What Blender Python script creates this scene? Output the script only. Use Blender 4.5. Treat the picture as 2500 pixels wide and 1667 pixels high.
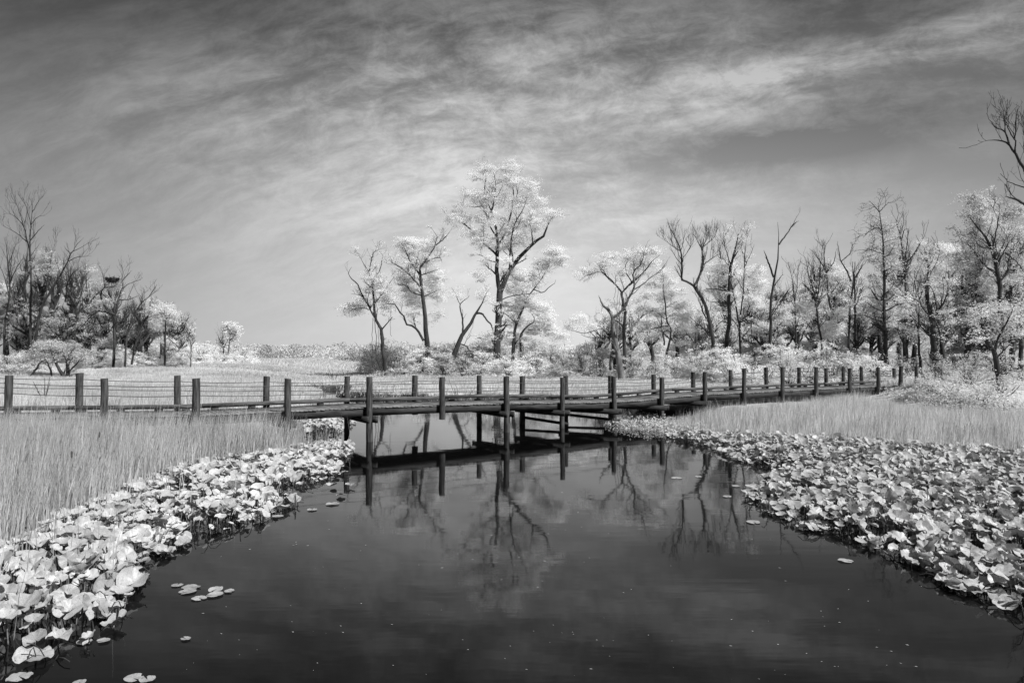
import bpy, math, random
import numpy as np
from mathutils import Vector, Matrix

# ------------------------------------------------------------------ clear / camera / light
for o in list(bpy.data.objects):
    bpy.data.objects.remove(o)
SC = bpy.context.scene
COL = SC.collection
rng = np.random.default_rng(7)
random.seed(7)

F = 1672.0          # focal length in photograph pixels (2500 wide)
H = 3.0             # camera height over the water
HOR = 868.0
PITCH = math.atan((HOR - 833.5) / F)

cam_d = bpy.data.cameras.new('camera')
cam_d.sensor_width = 36
cam_d.lens = 36 * F / 2500
cam_d.clip_start = 0.1
cam_d.clip_end = 5000
cam = bpy.data.objects.new('camera', cam_d)
cam.location = (0, 0, H)
cam.rotation_euler = (math.pi / 2 + PITCH, 0, 0)
COL.objects.link(cam)
SC.camera = cam

SUN_AZ = math.radians(124)     # from +Y towards +X
SUN_EL = math.radians(48)
sd = Vector((math.sin(SUN_AZ) * math.cos(SUN_EL), math.cos(SUN_AZ) * math.cos(SUN_EL), math.sin(SUN_EL)))
sun_d = bpy.data.lights.new('sun', 'SUN')
sun_d.energy = 4.0
sun_d.angle = math.radians(0.6)
sun = bpy.data.objects.new('sun', sun_d)
sun.rotation_euler = sd.to_track_quat('Z', 'Y').to_euler()
COL.objects.link(sun)

SC.view_settings.view_transform = 'Standard'
SC.view_settings.look = 'None'
SC.view_settings.exposure = 0.66
SC.view_settings.gamma = 1.0
SC.cycles.use_denoising = True
SC.cycles.max_bounces = 10
SC.cycles.diffuse_bounces = 7
SC.cycles.transmission_bounces = 4
SC.cycles.glossy_bounces = 3


# ---- tiny node-expression helper
class NX:
    def __init__(s, nt, sock): s.nt, s.s = nt, sock
    def _op(s, op, *a, clamp=False):
        n = s.nt.nodes.new('ShaderNodeMath'); n.operation = op; n.use_clamp = clamp
        for i, v in enumerate((s,) + a):
            if isinstance(v, NX): s.nt.links.new(v.s, n.inputs[i])
            else: n.inputs[i].default_value = v
        return NX(s.nt, n.outputs[0])
    def __add__(s, o): return s._op('ADD', o)
    def __sub__(s, o): return s._op('SUBTRACT', o)
    def __mul__(s, o): return s._op('MULTIPLY', o)
    def __truediv__(s, o): return s._op('DIVIDE', o)
    def pow(s, o): return s._op('POWER', o)
    def max(s, o): return s._op('MAXIMUM', o)
    def min(s, o): return s._op('MINIMUM', o)
    def exp(s): return s._op('EXPONENT')
    def smooth(s, a, b, to0=0.0, to1=1.0):
        n = s.nt.nodes.new('ShaderNodeMapRange'); n.interpolation_type = 'SMOOTHSTEP'
        s.nt.links.new(s.s, n.inputs[0])
        for i, v in zip((1, 2, 3, 4), (a, b, to0, to1)): n.inputs[i].default_value = v
        return NX(s.nt, n.outputs[0])
    def gauss(s, c, w):
        d = (s - c) * (1.0 / w)
        return ((d * d) * -1.0).exp()


def noise(nt, vec, scale, detail=4, rough=0.55, dist=0.0):
    n = nt.nodes.new('ShaderNodeTexNoise')
    n.inputs['Scale'].default_value = scale
    n.inputs['Detail'].default_value = detail
    n.inputs['Roughness'].default_value = rough
    n.inputs['Distortion'].default_value = dist
    if vec is not None: nt.links.new(vec, n.inputs['Vector'])
    return NX(nt, n.outputs['Fac'])


def comb(nt, x, y, z):
    n = nt.nodes.new('ShaderNodeCombineXYZ')
    for i, v in enumerate((x, y, z)):
        if isinstance(v, NX): nt.links.new(v.s, n.inputs[i])
        else: n.inputs[i].default_value = v
    return n.outputs[0]


# ---- sky: Nishita seen as an infrared film sees it (red channel), with high cirrus
W = bpy.data.worlds.new('World'); SC.world = W; W.use_nodes = True
nt = W.node_tree
nt.nodes.clear()
out = nt.nodes.new('ShaderNodeOutputWorld')
bg = nt.nodes.new('ShaderNodeBackground')
tc = nt.nodes.new('ShaderNodeTexCoord')
sep = nt.nodes.new('ShaderNodeSeparateXYZ')
nt.links.new(tc.outputs['Generated'], sep.inputs[0])
dx, dy, dz = (NX(nt, sep.outputs[i]) for i in range(3))
az = dx._op('ARCTAN2', dy)                    # 0 straight ahead, + right
el = dz._op('ARCSINE')
sky = nt.nodes.new('ShaderNodeTexSky'); sky.sky_type = 'NISHITA'; sky.sun_disc = False
sky.sun_elevation = SUN_EL; sky.sun_rotation = SUN_AZ
sky.air_density = 1.0; sky.dust_density = 1.0
ssep = nt.nodes.new('ShaderNodeSeparateColor'); nt.links.new(sky.outputs[0], ssep.inputs[0])
nish = NX(nt, ssep.outputs[0])
# clear sky
elp = el.max(0.0)
clear = nish * 0.003 + elp.smooth(-0.05, 0.54, 0.43, 0.024)
side = ((az - 0.07) * (az - 0.07) * -2.6).exp() * 0.62 + 0.38
clear = clear * side
# cirrus
wv = comb(nt, az * 1.4, el * 3.0, 0.0)
warp = noise(nt, wv, 1.6, 2, 0.5) - 0.5
bow = el + (az - 0.03) * (az - 0.03) * az.smooth(-0.05, 0.35, 0.36, 0.12)                 # bands bow over the view
arc2 = bow + warp * 0.07
st = comb(nt, az * 1.7 + el * 1.0, arc2 * 9.0, 3.7)
n1 = noise(nt, st, 1.5, 6, 0.58, 0.25)
st2 = comb(nt, az * 3.5 - el * 3.0, arc2 * 19.0 - az * 3.0, 9.1)
n2 = noise(nt, st2, 1.2, 6, 0.6, 0.3)
n3 = noise(nt, comb(nt, az * 8.0, arc2 * 15.0, 1.0), 2.2, 9, 0.74, 0.35)
wisps = (n1 * 0.42 + n2 * 0.26 + n3 * 0.32).smooth(0.38, 0.70)
band = arc2.gauss(0.40, 0.08) * az.gauss(0.0, 0.42)
vert = el.gauss(0.25, 0.13) * az.gauss(-0.02, 0.36) * 1.2
right_streak = (el - az * 0.08).gauss(0.425, 0.016) * az.smooth(0.38, 0.6) * 0.8
r_band = (el - az * 0.03 + warp * 0.05).gauss(0.345, 0.04) * az.smooth(0.05, 0.35) * 0.85
dens = (band + vert + right_streak + r_band + 0.13) * (wisps * 1.0 + 0.05)
low = el.gauss(0.10, 0.12) * az.gauss(0.10, 0.5) * 0.14
gap = (el - az * 0.03 + warp * 0.04).gauss(0.268, 0.030) * az.gauss(0.42, 0.20) * 0.34
cover = (dens + low - gap).max(-0.12).min(1.0)
col = clear + cover * 0.24
g = comb(nt, col, col, col)
nt.links.new(g, bg.inputs['Color'])
bg.inputs['Strength'].default_value = 1.0
nt.links.new(bg.outputs[0], out.inputs['Surface'])


# ------------------------------------------------------------------ helpers
def at(x, y, Y):
    """world point seen at photograph pixel (x, y) at distance Y in front"""
    a, b = (x - 1250) / F, (833.5 - y) / F
    d = Vector((a, math.cos(PITCH) - b * math.sin(PITCH), math.sin(PITCH) + b * math.cos(PITCH)))
    t = Y / d.y
    return Vector((d.x * t, Y, H + d.z * t))


def on_plane(x, y, z=0.0):
    a, b = (x - 1250) / F, (833.5 - y) / F
    d = Vector((a, math.cos(PITCH) - b * math.sin(PITCH), math.sin(PITCH) + b * math.cos(PITCH)))
    t = (z - H) / d.z
    return Vector((d.x * t, d.y * t, z))


def tag(o, label=None, cat=None, group=None, kind=None):
    if label: o['label'] = label
    if cat: o['category'] = cat
    if group: o['group'] = group
    if kind: o['kind'] = kind
    return o


def empty(name, loc, label, cat, group=None):
    o = bpy.data.objects.new(name, None)
    o.empty_display_size = 0.2
    o.location = loc
    COL.objects.link(o)
    return tag(o, label, cat, group)


def mesh_obj(name, V, Fq, mat, parent=None, origin=None, smooth=False, Ft=None):
    """V (n,3); Fq (m,4) quads and/or Ft (k,3) triangles"""
    V = np.asarray(V, dtype=np.float32).reshape(-1, 3)
    if origin is not None: V = V - np.asarray(origin, dtype=np.float32)
    me = bpy.data.meshes.new(name)
    loops, starts, tot = [], [], 0
    for A, k in ((Fq, 4), (Ft, 3)):
        if A is None or len(A) == 0: continue
        A = np.asarray(A, dtype=np.int32)
        loops.append(A.ravel())
        starts.append(np.arange(len(A), dtype=np.int32) * k + tot)
        tot += A.size
    loops = np.concatenate(loops); starts = np.concatenate(starts)
    me.vertices.add(len(V)); me.vertices.foreach_set('co', V.ravel())
    me.loops.add(len(loops)); me.loops.foreach_set('vertex_index', loops)
    me.polygons.add(len(starts)); me.polygons.foreach_set('loop_start', starts)
    if smooth: me.polygons.foreach_set('use_smooth', np.ones(len(starts), dtype=bool))
    me.update(calc_edges=True)
    me.materials.append(mat)
    o = bpy.data.objects.new(name, me)
    COL.objects.link(o)
    if origin is not None and parent is None: o.location = origin
    if parent is not None: o.parent = parent
    return o


class MB:
    """collects quads / triangles"""
    def __init__(s): s.v, s.q, s.t, s.n = [], [], [], 0
    def add(s, V, Q=None, T=None):
        V = np.asarray(V, dtype=np.float64).reshape(-1, 3)
        if Q is not None: s.q.append(np.asarray(Q, dtype=np.int64).reshape(-1, 4) + s.n)
        if T is not None: s.t.append(np.asarray(T, dtype=np.int64).reshape(-1, 3) + s.n)
        s.v.append(V); s.n += len(V)
    def box(s, a, b, hw, z0, z1, n=None, jit=0.0):
        """prism along a->b (plan), half width hw, from z0 to z1 (numbers or (at a, at b))"""
        a = np.array(a[:2], float); b = np.array(b[:2], float)
        d = b - a; L = np.linalg.norm(d); d /= L
        nrm = np.array((-d[1], d[0])) * hw
        z0 = z0 if isinstance(z0, tuple) else (z0, z0); z1 = z1 if isinstance(z1, tuple) else (z1, z1)
        V = []
        for p, k in ((a, 0), (b, 1)):
            V += [(*(p - nrm), z0[k]), (*(p + nrm), z0[k]), (*(p + nrm), z1[k]), (*(p - nrm), z1[k])]
        V = np.array(V)
        if jit: V += rng.normal(0, jit, V.shape)
        s.add(V, [(0, 1, 2, 3), (7, 6, 5, 4), (0, 4, 5, 1), (1, 5, 6, 2), (2, 6, 7, 3), (3, 7, 4, 0)])
    def tubes(s, P, R, sides=5):
        """P (N,n,3) R (N,n)"""
        P = np.asarray(P, float); R = np.asarray(R, float)
        if P.ndim == 2: P, R = P[None], R[None]
        if len(P) == 0: return
        N, n, _ = P.shape
        T = np.gradient(P, axis=1); T /= np.linalg.norm(T, axis=2, keepdims=True) + 1e-9
        ref = np.where(np.abs(T[:, :1, 2:3]) < 0.8, np.array([0, 0, 1.0]), np.array([1.0, 0.2, 0]))
        ref = np.repeat(ref, n, axis=1)
        U = np.cross(T, ref); U /= np.linalg.norm(U, axis=2, keepdims=True) + 1e-9
        Vv = np.cross(T, U)
        an = np.arange(sides) * 2 * math.pi / sides
        ring = U[:, :, None, :] * np.cos(an)[None, None, :, None] + Vv[:, :, None, :] * np.sin(an)[None, None, :, None]
        X = P[:, :, None, :] + ring * R[:, :, None, None]
        idx = np.arange(N * n * sides).reshape(N, n, sides)
        a = idx[:, :-1, :]; b = np.roll(a, -1, axis=2); c = idx[:, 1:, :]; d = np.roll(c, -1, axis=2)
        Q = np.stack([a, b, d, c], axis=-1).reshape(-1, 4)
        s.add(X.reshape(-1, 3), Q)
    def build(s, name, mat, parent=None, origin=None, smooth=False):
        if not s.v: return None
        V = np.concatenate(s.v)
        if parent is not None and origin is None: origin = np.array(parent.location)
        return mesh_obj(name, V, np.concatenate(s.q) if s.q else None, mat, parent, origin, smooth,
                        np.concatenate(s.t) if s.t else None)


# ------------------------------------------------------------------ materials (all neutral grey: an infrared photograph)
def new_mat(name):
    m = bpy.data.materials.new(name); m.use_nodes = True
    nt = m.node_tree; nt.nodes.clear()
    o = nt.nodes.new('ShaderNodeOutputMaterial')
    return m, nt, o


def grey_mat(name, lo, hi, scale=3.0, rough=0.8, stretch=(1, 1, 1), bump=0.0, detail=5, spec=0.2, coord='Object', lo_t=0.3, hi_t=0.7):
    m, nt, o = new_mat(name)
    b = nt.nodes.new('ShaderNodeBsdfPrincipled')
    tc = nt.nodes.new('ShaderNodeTexCoord'); mp = nt.nodes.new('ShaderNodeMapping')
    mp.inputs['Scale'].default_value = stretch
    nt.links.new(tc.outputs[coord], mp.inputs[0])
    n = noise(nt, mp.outputs[0], scale, detail, 0.6)
    v = n.smooth(lo_t, hi_t, lo, hi)
    nt.links.new(comb(nt, v, v, v), b.inputs['Base Color'])
    b.inputs['Roughness'].default_value = rough
    b.inputs['Specular IOR Level'].default_value = spec
    if bump:
        bn = nt.nodes.new('ShaderNodeBump'); bn.inputs['Strength'].default_value = bump
        bn.inputs['Distance'].default_value = 0.03
        nt.links.new(n.s, bn.inputs['Height']); nt.links.new(bn.outputs[0], b.inputs['Normal'])
    nt.links.new(b.outputs[0], o.inputs[0])
    return m


def leaf_mat(name, lo, hi, trans=0.35, scale=0.8, gloss=0.0, stretch=(1, 1, 1), fine=0.0, bump=0.0):
    m, nt, o = new_mat(name)
    tc = nt.nodes.new('ShaderNodeTexCoord'); mp = nt.nodes.new('ShaderNodeMapping'); mp.inputs['Scale'].default_value = stretch
    nt.links.new(tc.outputs['Object'], mp.inputs[0])
    n = noise(nt, mp.outputs[0], scale, 4, 0.6)
    v = n.smooth(0.3, 0.7, lo, hi)
    if fine:
        n2 = noise(nt, mp.outputs[0], scale * 14, 3, 0.7)
        v = v * n2.smooth(0.3, 0.62, 1 - fine, 1.0)
    if gloss:
        oi = nt.nodes.new('ShaderNodeObjectInfo'); v = v * NX(nt, oi.outputs['Random']).smooth(0, 1, 0.80, 1.08)
    c = comb(nt, v, v, v)
    d = nt.nodes.new('ShaderNodeBsdfDiffuse'); t = nt.nodes.new('ShaderNodeBsdfTranslucent')
    nt.links.new(c, d.inputs[0]); nt.links.new(c, t.inputs[0])
    mx = nt.nodes.new('ShaderNodeMixShader'); mx.inputs[0].default_value = trans
    nt.links.new(d.outputs[0], mx.inputs[1]); nt.links.new(t.outputs[0], mx.inputs[2])
    last = mx
    if bump:
        bn = nt.nodes.new('ShaderNodeBump'); bn.inputs['Strength'].default_value = bump; bn.inputs['Distance'].default_value = 0.02
        nt.links.new(n2.s, bn.inputs['Height']); nt.links.new(bn.outputs[0], d.inputs['Normal'])
    if gloss:
        g = nt.nodes.new('ShaderNodeBsdfGlossy'); g.inputs['Roughness'].default_value = 0.38
        fr = nt.nodes.new('ShaderNodeFresnel'); fr.inputs[0].default_value = 1.4
        m2 = nt.nodes.new('ShaderNodeMixShader')
        f2 = NX(nt, fr.outputs[0]) * gloss
        nt.links.new(f2.s, m2.inputs[0]); nt.links.new(mx.outputs[0], m2.inputs[1]); nt.links.new(g.outputs[0], m2.inputs[2])
        last = m2
    nt.links.new(last.outputs[0], o.inputs[0])
    return m


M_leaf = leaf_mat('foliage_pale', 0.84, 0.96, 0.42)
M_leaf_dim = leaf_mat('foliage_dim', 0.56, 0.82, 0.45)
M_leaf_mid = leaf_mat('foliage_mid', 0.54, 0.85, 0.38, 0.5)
M_reed_pale = leaf_mat('reed_pale', 0.66, 0.93, 0.45, 0.6, 0.0, (1.4, 1.4, 0.12), 0.35)
M_leaf_far = leaf_mat('foliage_far', 0.46, 0.76, 0.3, 0.05)
M_pad = leaf_mat('pad_leaf', 0.46, 0.66, 0.28, 1.6, 0.7, (1, 1, 1), 0.28, 0.35)
def near_pad_mat():
    m = leaf_mat('pad_leaf_veined', 0.46, 0.66, 0.28, 1.6, 0.7, (1, 1, 1), 0.28, 0.35)
    nt = m.node_tree
    d = [n for n in nt.nodes if n.type == 'BSDF_DIFFUSE'][0]; t = [n for n in nt.nodes if n.type == 'BSDF_TRANSLUCENT'][0]
    src = d.inputs[0].links[0].from_node
    v = NX(nt, src.inputs[0].links[0].from_socket)
    tc = nt.nodes.new('ShaderNodeTexCoord'); sp = nt.nodes.new('ShaderNodeSeparateXYZ'); nt.links.new(tc.outputs['Object'], sp.inputs[0])
    x, y = NX(nt, sp.outputs[0]), NX(nt, sp.outputs[1])
    oi = nt.nodes.new('ShaderNodeObjectInfo'); rnd = NX(nt, oi.outputs['Random'])
    # pinnate veins sweeping back from the midrib
    ph = (x + y._op('ABSOLUTE') * 1.3) * 34.0
    vein = ph._op('SINE').smooth(0.86, 1.0)
    rib = y._op('ABSOLUTE').smooth(0.0, 0.014, 1.0, 0.0)
    k = (vein * 0.13 + rib * 0.22)._op('MULTIPLY', -1.0) + 1.0
    # holes chewed / brown spots, different on each leaf
    sv = comb(nt, x + rnd * 37.0, y + rnd * 11.0, rnd * 5.0)
    sp_ = noise(nt, sv, 9.0, 2, 0.5).smooth(0.66, 0.72)
    k = k * ((sp_ * -0.55) + 1.0)
    rim = (x * x + y * y).smooth(0.19, 0.27) * noise(nt, sv, 5.0, 3, 0.6).smooth(0.5, 0.65)
    k = k * ((rim * -0.35) + 1.0)
    w = v * k
    c = comb(nt, w, w, w)
    nt.links.new(c, d.inputs[0]); nt.links.new(c, t.inputs[0])
    return m


M_pad_near = near_pad_mat()
M_reed = leaf_mat('reed', 0.50, 0.80, 0.42, 0.6, 0.0, (1.4, 1.4, 0.12), 0.45)
M_marsh = leaf_mat('marsh_grass', 0.62, 0.94, 0.5, 0.9, 0.0, (0.10, 0.45, 1.0), 0.2)
M_bark = grey_mat('bark', 0.022, 0.075, 2.5, 0.95, (1, 1, 0.3), 0.5)
M_bark_pale = grey_mat('weathered_bark', 0.09, 0.22, 2.5, 0.95, (1, 1, 0.3), 0.4)
M_stem = grey_mat('stem', 0.10, 0.22, 8)
M_post = grey_mat('post_wood', 0.025, 0.105, 6, 0.85, (3, 3, 0.35), 0.8, 8)
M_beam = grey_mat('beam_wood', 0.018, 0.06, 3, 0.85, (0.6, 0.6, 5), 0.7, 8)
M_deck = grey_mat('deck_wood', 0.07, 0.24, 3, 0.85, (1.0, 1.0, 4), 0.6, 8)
M_kerb = grey_mat('kerb_wood', 0.04, 0.15, 3, 0.85, (0.6, 0.6, 6), 0.8, 8)
M_cable = grey_mat('cable_steel', 0.05, 0.08, 5, 0.5)
M_mud = grey_mat('mud', 0.03, 0.10, 1.5, 0.9, (1, 1, 1), 0.6)
M_marsh_soil, nt, o = new_mat('marsh_soil')
b = nt.nodes.new('ShaderNodeBsdfPrincipled'); b.inputs['Roughness'].default_value = 0.95; b.inputs['Specular IOR Level'].default_value = 0.1
gn = nt.nodes.new('ShaderNodeNewGeometry'); gs = nt.nodes.new('ShaderNodeSeparateXYZ'); nt.links.new(gn.outputs['Position'], gs.inputs[0])
nn_ = noise(nt, gn.outputs['Position'], 0.9, 6, 0.65)
dry = (NX(nt, gs.outputs[2]) + (nn_ - 0.5) * 0.25).smooth(0.28, 0.48)
vv = nn_.smooth(0.3, 0.7, 0.03, 0.09) + dry * nn_.smooth(0.3, 0.7, 0.22, 0.45)
nt.links.new(comb(nt, vv, vv, vv), b.inputs['Base Color']); nt.links.new(b.outputs[0], o.inputs[0])
M_fleck = grey_mat('fleck', 0.15, 0.45, 4)
M_nest = grey_mat('nest_sticks', 0.02, 0.06, 6)
M_cattail = grey_mat('cattail_head', 0.05, 0.10, 10)

m, nt, o = new_mat('water')
b = nt.nodes.new('ShaderNodeBsdfPrincipled')
b.inputs['Base Color'].default_value = (0.003, 0.003, 0.003, 1)
b.inputs['Roughness'].default_value = 0.035
b.inputs['IOR'].default_value = 1.33
b.inputs['Specular IOR Level'].default_value = 0.5
tc = nt.nodes.new('ShaderNodeTexCoord'); mp = nt.nodes.new('ShaderNodeMapping'); mp.inputs['Scale'].default_value = (0.5, 1.6, 1)
nt.links.new(tc.outputs['Object'], mp.inputs[0])
n = noise(nt, mp.outputs[0], 1.1, 3, 0.5)
bn = nt.nodes.new('ShaderNodeBump'); bn.inputs['Strength'].default_value = 0.2; bn.inputs['Distance'].default_value = 0.01
nt.links.new(n.s, bn.inputs['Height']); nt.links.new(bn.outputs[0], b.inputs['Normal'])
nt.links.new(b.outputs[0], o.inputs[0])
M_water = m

# ------------------------------------------------------------------ ground and water
def poly_px(pts, z=0.0): return np.array([tuple(on_plane(x, y, z))[:2] for x, y in pts])


def inside(P, poly):
    x, y = P[:, 0], P[:, 1]; r = np.zeros(len(P), bool); j = len(poly) - 1
    for i in range(len(poly)):
        xi, yi = poly[i]; xj, yj = poly[j]
        c = ((yi > y) != (yj > y)) & (x < (xj - xi) * (y - yi) / (yj - yi + 1e-12) + xi)
        r ^= c; j = i
    return r


def sdist(P, poly):
    """signed distance, + inside"""
    D = np.full(len(P), 1e9)
    for i in range(len(poly)):
        a, b_ = poly[i - 1], poly[i]; ab = b_ - a
        t = np.clip(((P - a) @ ab) / (ab @ ab + 1e-12), 0, 1)
        D = np.minimum(D, np.linalg.norm(P - (a + t[:, None] * ab), axis=1))
    return np.where(inside(P, poly), D, -D)


reed_left = [(-500, 1500), (-150, 1370), (0, 1318), (120, 1262), (265, 1201), (393, 1140), (560, 1110), (650, 1100), (705, 1094), (738, 1086), (752, 1062), (770, 1030), (790, 992)]
reed_right = [(1525, 1000), (1540, 1016), (1595, 1028), (1660, 1040), (1743, 1052), (1913, 1068), (2232, 1092), (2500, 1108), (2800, 1122)]
far_edge = [(800, 966), (900, 974), (1050, 980), (1250, 979), (1400, 985), (1450, 993)]
creek = np.vstack([[(-16, -8)], [(-14, 4)], poly_px(reed_left), poly_px(far_edge), poly_px(reed_right), [(30, 4), (30, -8)]])
channel_a = poly_px([(690, 962), (740, 951), (860, 952), (960, 957), (1030, 962), (960, 966), (860, 966), (780, 966), (700, 966)])
channel_b = np.array([(-60, 80), (-52, 83), (-42, 85), (-33, 83), (-26, 80), (-26, 77.5), (-34, 79.5), (-44, 80), (-58, 77)])
WATERS = [creek, channel_a, channel_b]


def vnoise(x, y, s, seed=0):
    v = 0
    for k, (a, b_, c) in enumerate(((1.0, 0.7, 1.3), (-0.6, 1.1, 4.1), (1.9, -1.3, 2.2), (2.3, 2.9, 0.3))):
        v = v + np.sin((x * a + y * b_) * s * (1 + 0.45 * k) + c + seed) / (1 + 0.5 * k)
    return v / 2.4


def land_d(P):
    """distance to the water (+ on land)"""
    P = np.asarray(P, float)
    d = np.full(len(P), 1e9)
    for w in WATERS: d = np.minimum(d, -sdist(P, w))
    return d


def rise(P):
    x, y = P[:, 0], P[:, 1]
    s = lambda t: np.clip(t, 0, 1) ** 2 * (3 - 2 * np.clip(t, 0, 1))
    left = s((-x - 0.22 * y - 2) / 14) * s((y - 66) / 18) * 1.1
    right = s((x - 17.4 - 0.16 * (y - 23)) / 4) * s((y - 23) / 6) * 0.75
    back = s((y - 60) / 16) * s((x + 16) / 8) * 0.35
    return np.maximum(np.maximum(left, right), back)


def ground_z(P):
    P = np.asarray(P, float).reshape(-1, 2)
    d = land_d(P)
    near = P[:, 1] < 34
    top = np.where(near, 0.12, 0.5) + vnoise(P[:, 0], P[:, 1], 0.5) * 0.05
    t = np.clip((d + 0.3) / 0.9, 0, 1); t = t * t * (3 - 2 * t)
    return -0.7 + (top + 0.7) * t + rise(P)


gx = np.concatenate([[-900, -400, -200, -120, -80], np.arange(-62, 62.1, 0.5), [80, 120, 200, 400, 900]])
gy = np.concatenate([[-40, -10], np.arange(0, 100.1, 0.5), [110, 130, 170, 240, 400, 900, 2500]])
GX, GY = np.meshgrid(gx, gy)
P2 = np.stack([GX.ravel(), GY.ravel()], 1)
GZ = ground_z(P2)
nx_, ny_ = len(gx), len(gy)
idx = np.arange(nx_ * ny_).reshape(ny_, nx_)
Q = np.stack([idx[:-1, :-1], idx[:-1, 1:], idx[1:, 1:], idx[1:, :-1]], -1).reshape(-1, 4)
g = mesh_obj('ground', np.column_stack([P2, GZ]), Q, M_marsh_soil, smooth=True)
tag(g, 'dark muddy marsh bed and banks of the creek', 'ground', kind='structure')
ws = 900
wt = mesh_obj('water', [(-ws, -60, 0), (ws, -60, 0), (ws, 1500, 0), (-ws, 1500, 0)], [(0, 1, 2, 3)], M_water)
tag(wt, 'still dark creek water mirroring the sky and trees', 'water', kind='structure')


# ------------------------------------------------------------------ grass and reeds (stuff)
def scatter(poly, dens):
    mn, mx = poly.min(0), poly.max(0)
    n = int((mx - mn).prod() * dens)
    P = rng.uniform(mn, mx, (n, 2))
    return P[inside(P, poly)]


def in_view(P, marg=1.3):
    return (P[:, 1] > 3) & (np.abs(P[:, 0]) < P[:, 1] * 1250 / F * marg + 2.5)


def blades(name, P, z0, h, w, lean, mat, label, cat='grass', bend=0.5, thing=False):
    n = len(P)
    az_ = rng.uniform(0, 2 * math.pi, n)
    ln = np.minimum(np.abs(rng.normal(0, lean, n)), 0.35) * h
    wind = np.array((0.5, 0.15)) * (h * lean)[:, None]
    tip = np.stack([np.cos(az_), np.sin(az_)], 1) * ln[:, None] + wind
    fa = rng.uniform(0, math.pi, n); side = np.stack([np.cos(fa), np.sin(fa), np.zeros(n)], 1) * (w / 2)[:, None]
    levels = ((0.0, 1.0), (0.55, 0.85), (1.0, 0.12))
    V = []
    for t, ws_ in levels:
        c = np.column_stack([P + tip * (t ** (1 + bend * 1.5)), z0 + h * t * (1 - 0.06 * t)])
        V.append(c - side * ws_); V.append(c + side * ws_)
    V = np.stack(V, 1).reshape(-1, 3)
    b0 = np.arange(n)[:, None] * 6
    Q = np.concatenate([b0 + np.array([[0, 1, 3, 2]]), b0 + np.array([[2, 3, 5, 4]])])
    o = mesh_obj(name, V, Q, mat)
    return tag(o, label, cat, kind='stuff')


near_left = np.vstack([[(-40, 6)], poly_px([(-150, 1430), (0, 1372), (120, 1300), (265, 1235), (393, 1172), (560, 1136), (650, 1126), (715, 1116), (752, 1100)]), [(-6.9, 22.35), (-9.7, 20.65), (-14, 20.1), (-25, 18.7), (-40, 17)]])
P = scatter(near_left, 420); P = P[in_view(P)]
# patchy
keep = rng.random(len(P)) < np.clip(0.45 + 0.5 * vnoise(P[:, 0], P[:, 1], 1.2) + 0.4 * (sdist(P, near_left) > 0.7), 0.2, 1)
P = P[keep]
n = len(P)
hh = np.clip(1.42 + 0.16 * vnoise(P[:, 0], P[:, 1], 0.6, 3) + rng.normal(0, 0.14, n), 0.5, 1.85) * np.clip(0.80 + 0.2 * sdist(P, near_left), 0.8, 1.0)
hh *= np.where(rng.random(n) < 0.06, 1.18, 1.0) * np.where(rng.random(n) < 0.12, 0.75, 1.0)
blades('reeds', P, np.maximum(ground_z(P), -0.1) - 0.05, hh, rng.uniform(0.006, 0.019, n), 0.15, M_reed, 'dense grey green reeds filling the near left bank up to the boardwalk', 'reeds')

near_right = np.vstack([poly_px([(x, y + 9) for x, y in reed_right])[1:], [(40, 21), (40, 23), (22, 24.5), (18.5, 28), (19.2, 34.5), (17.5, 36.3), (13.8, 33.6), (6.4, 29.2)]])
P = scatter(near_right, 230); P = P[in_view(P)]
n = len(P)
hh = np.clip(0.98 + 0.12 * vnoise(P[:, 0], P[:, 1], 0.6, 5) + rng.normal(0, 0.13, n), 0.4, 1.5) * np.clip(0.55 + 0.3 * sdist(P, near_right), 0.5, 1.0)
blades('reeds', P, np.maximum(ground_z(P), -0.1) - 0.05, hh * (1 - 0.018 * np.clip(P[:, 1] - 24, 0, 12)) * np.where(rng.random(n) < 0.08, 1.2, 1.0), rng.uniform(0.008, 0.022, n), 0.16, M_reed_pale, 'even stand of pale reeds on the right bank in front of the boardwalk', 'reeds')

def fringe(bed, near, mat, lab, hm):
    P = scatter(bed, 70); P = P[in_view(P)]
    d_ = -sdist(P, near); P = P[rng.random(len(P)) < 0.75 * np.exp(-np.clip(d_, 0, 9) / 0.55)]
    n = len(P)
    blades('reeds', P, np.full(n, -0.1), rng.uniform(0.45, 1.05, n) * hm, rng.uniform(0.008, 0.02, n), 0.12, mat, lab, 'reeds')


NEAR_L, NEAR_R = near_left, near_right
# marsh meadow behind the boardwalk
back = np.array([(-75, 15.4), (-25, 21.9), (-10.1, 23.8), (-7.0, 26.0), (-6.5, 28), (-3, 36), (8, 38), (8.0, 33), (22, 41), (60, 60), (70, 100), (-90, 100)], float)
P = scatter(back, 75); P = P[in_view(P)]
d = land_d(P)
P = P[(d > 0.15)]; d = land_d(P)
n = len(P)
hh = np.clip(0.42 + 0.10 * vnoise(P[:, 0], P[:, 1], 0.25, 2) + 0.12 * vnoise(P[:, 0], P[:, 1], 1.3, 7) + rng.normal(0, 0.08, n), 0.15, 0.9) * np.clip(0.45 + d * 0.3, 0.4, 1)
ww = rng.uniform(0.03, 0.06, n) * np.clip(P[:, 1] / 55, 0.6, 1.6)
blades('marsh_grass', P, ground_z(P) - 0.03, hh, ww, 0.28, M_marsh, 'bright low marsh grass spreading behind the boardwalk to the trees', 'marsh grass')
lf = np.array([(-60, 18.6), (-25, 22.4), (-11, 24.2), (-9, 29), (-14, 40), (-22, 48), (-60, 52)], float)
P = scatter(lf, 75); P = P[in_view(P)]
P = P[rng.random(len(P)) < np.clip(0.55 + 0.6 * vnoise(P[:, 0], P[:, 1], 0.5, 4), 0.05, 1)]
n = len(P)
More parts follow.
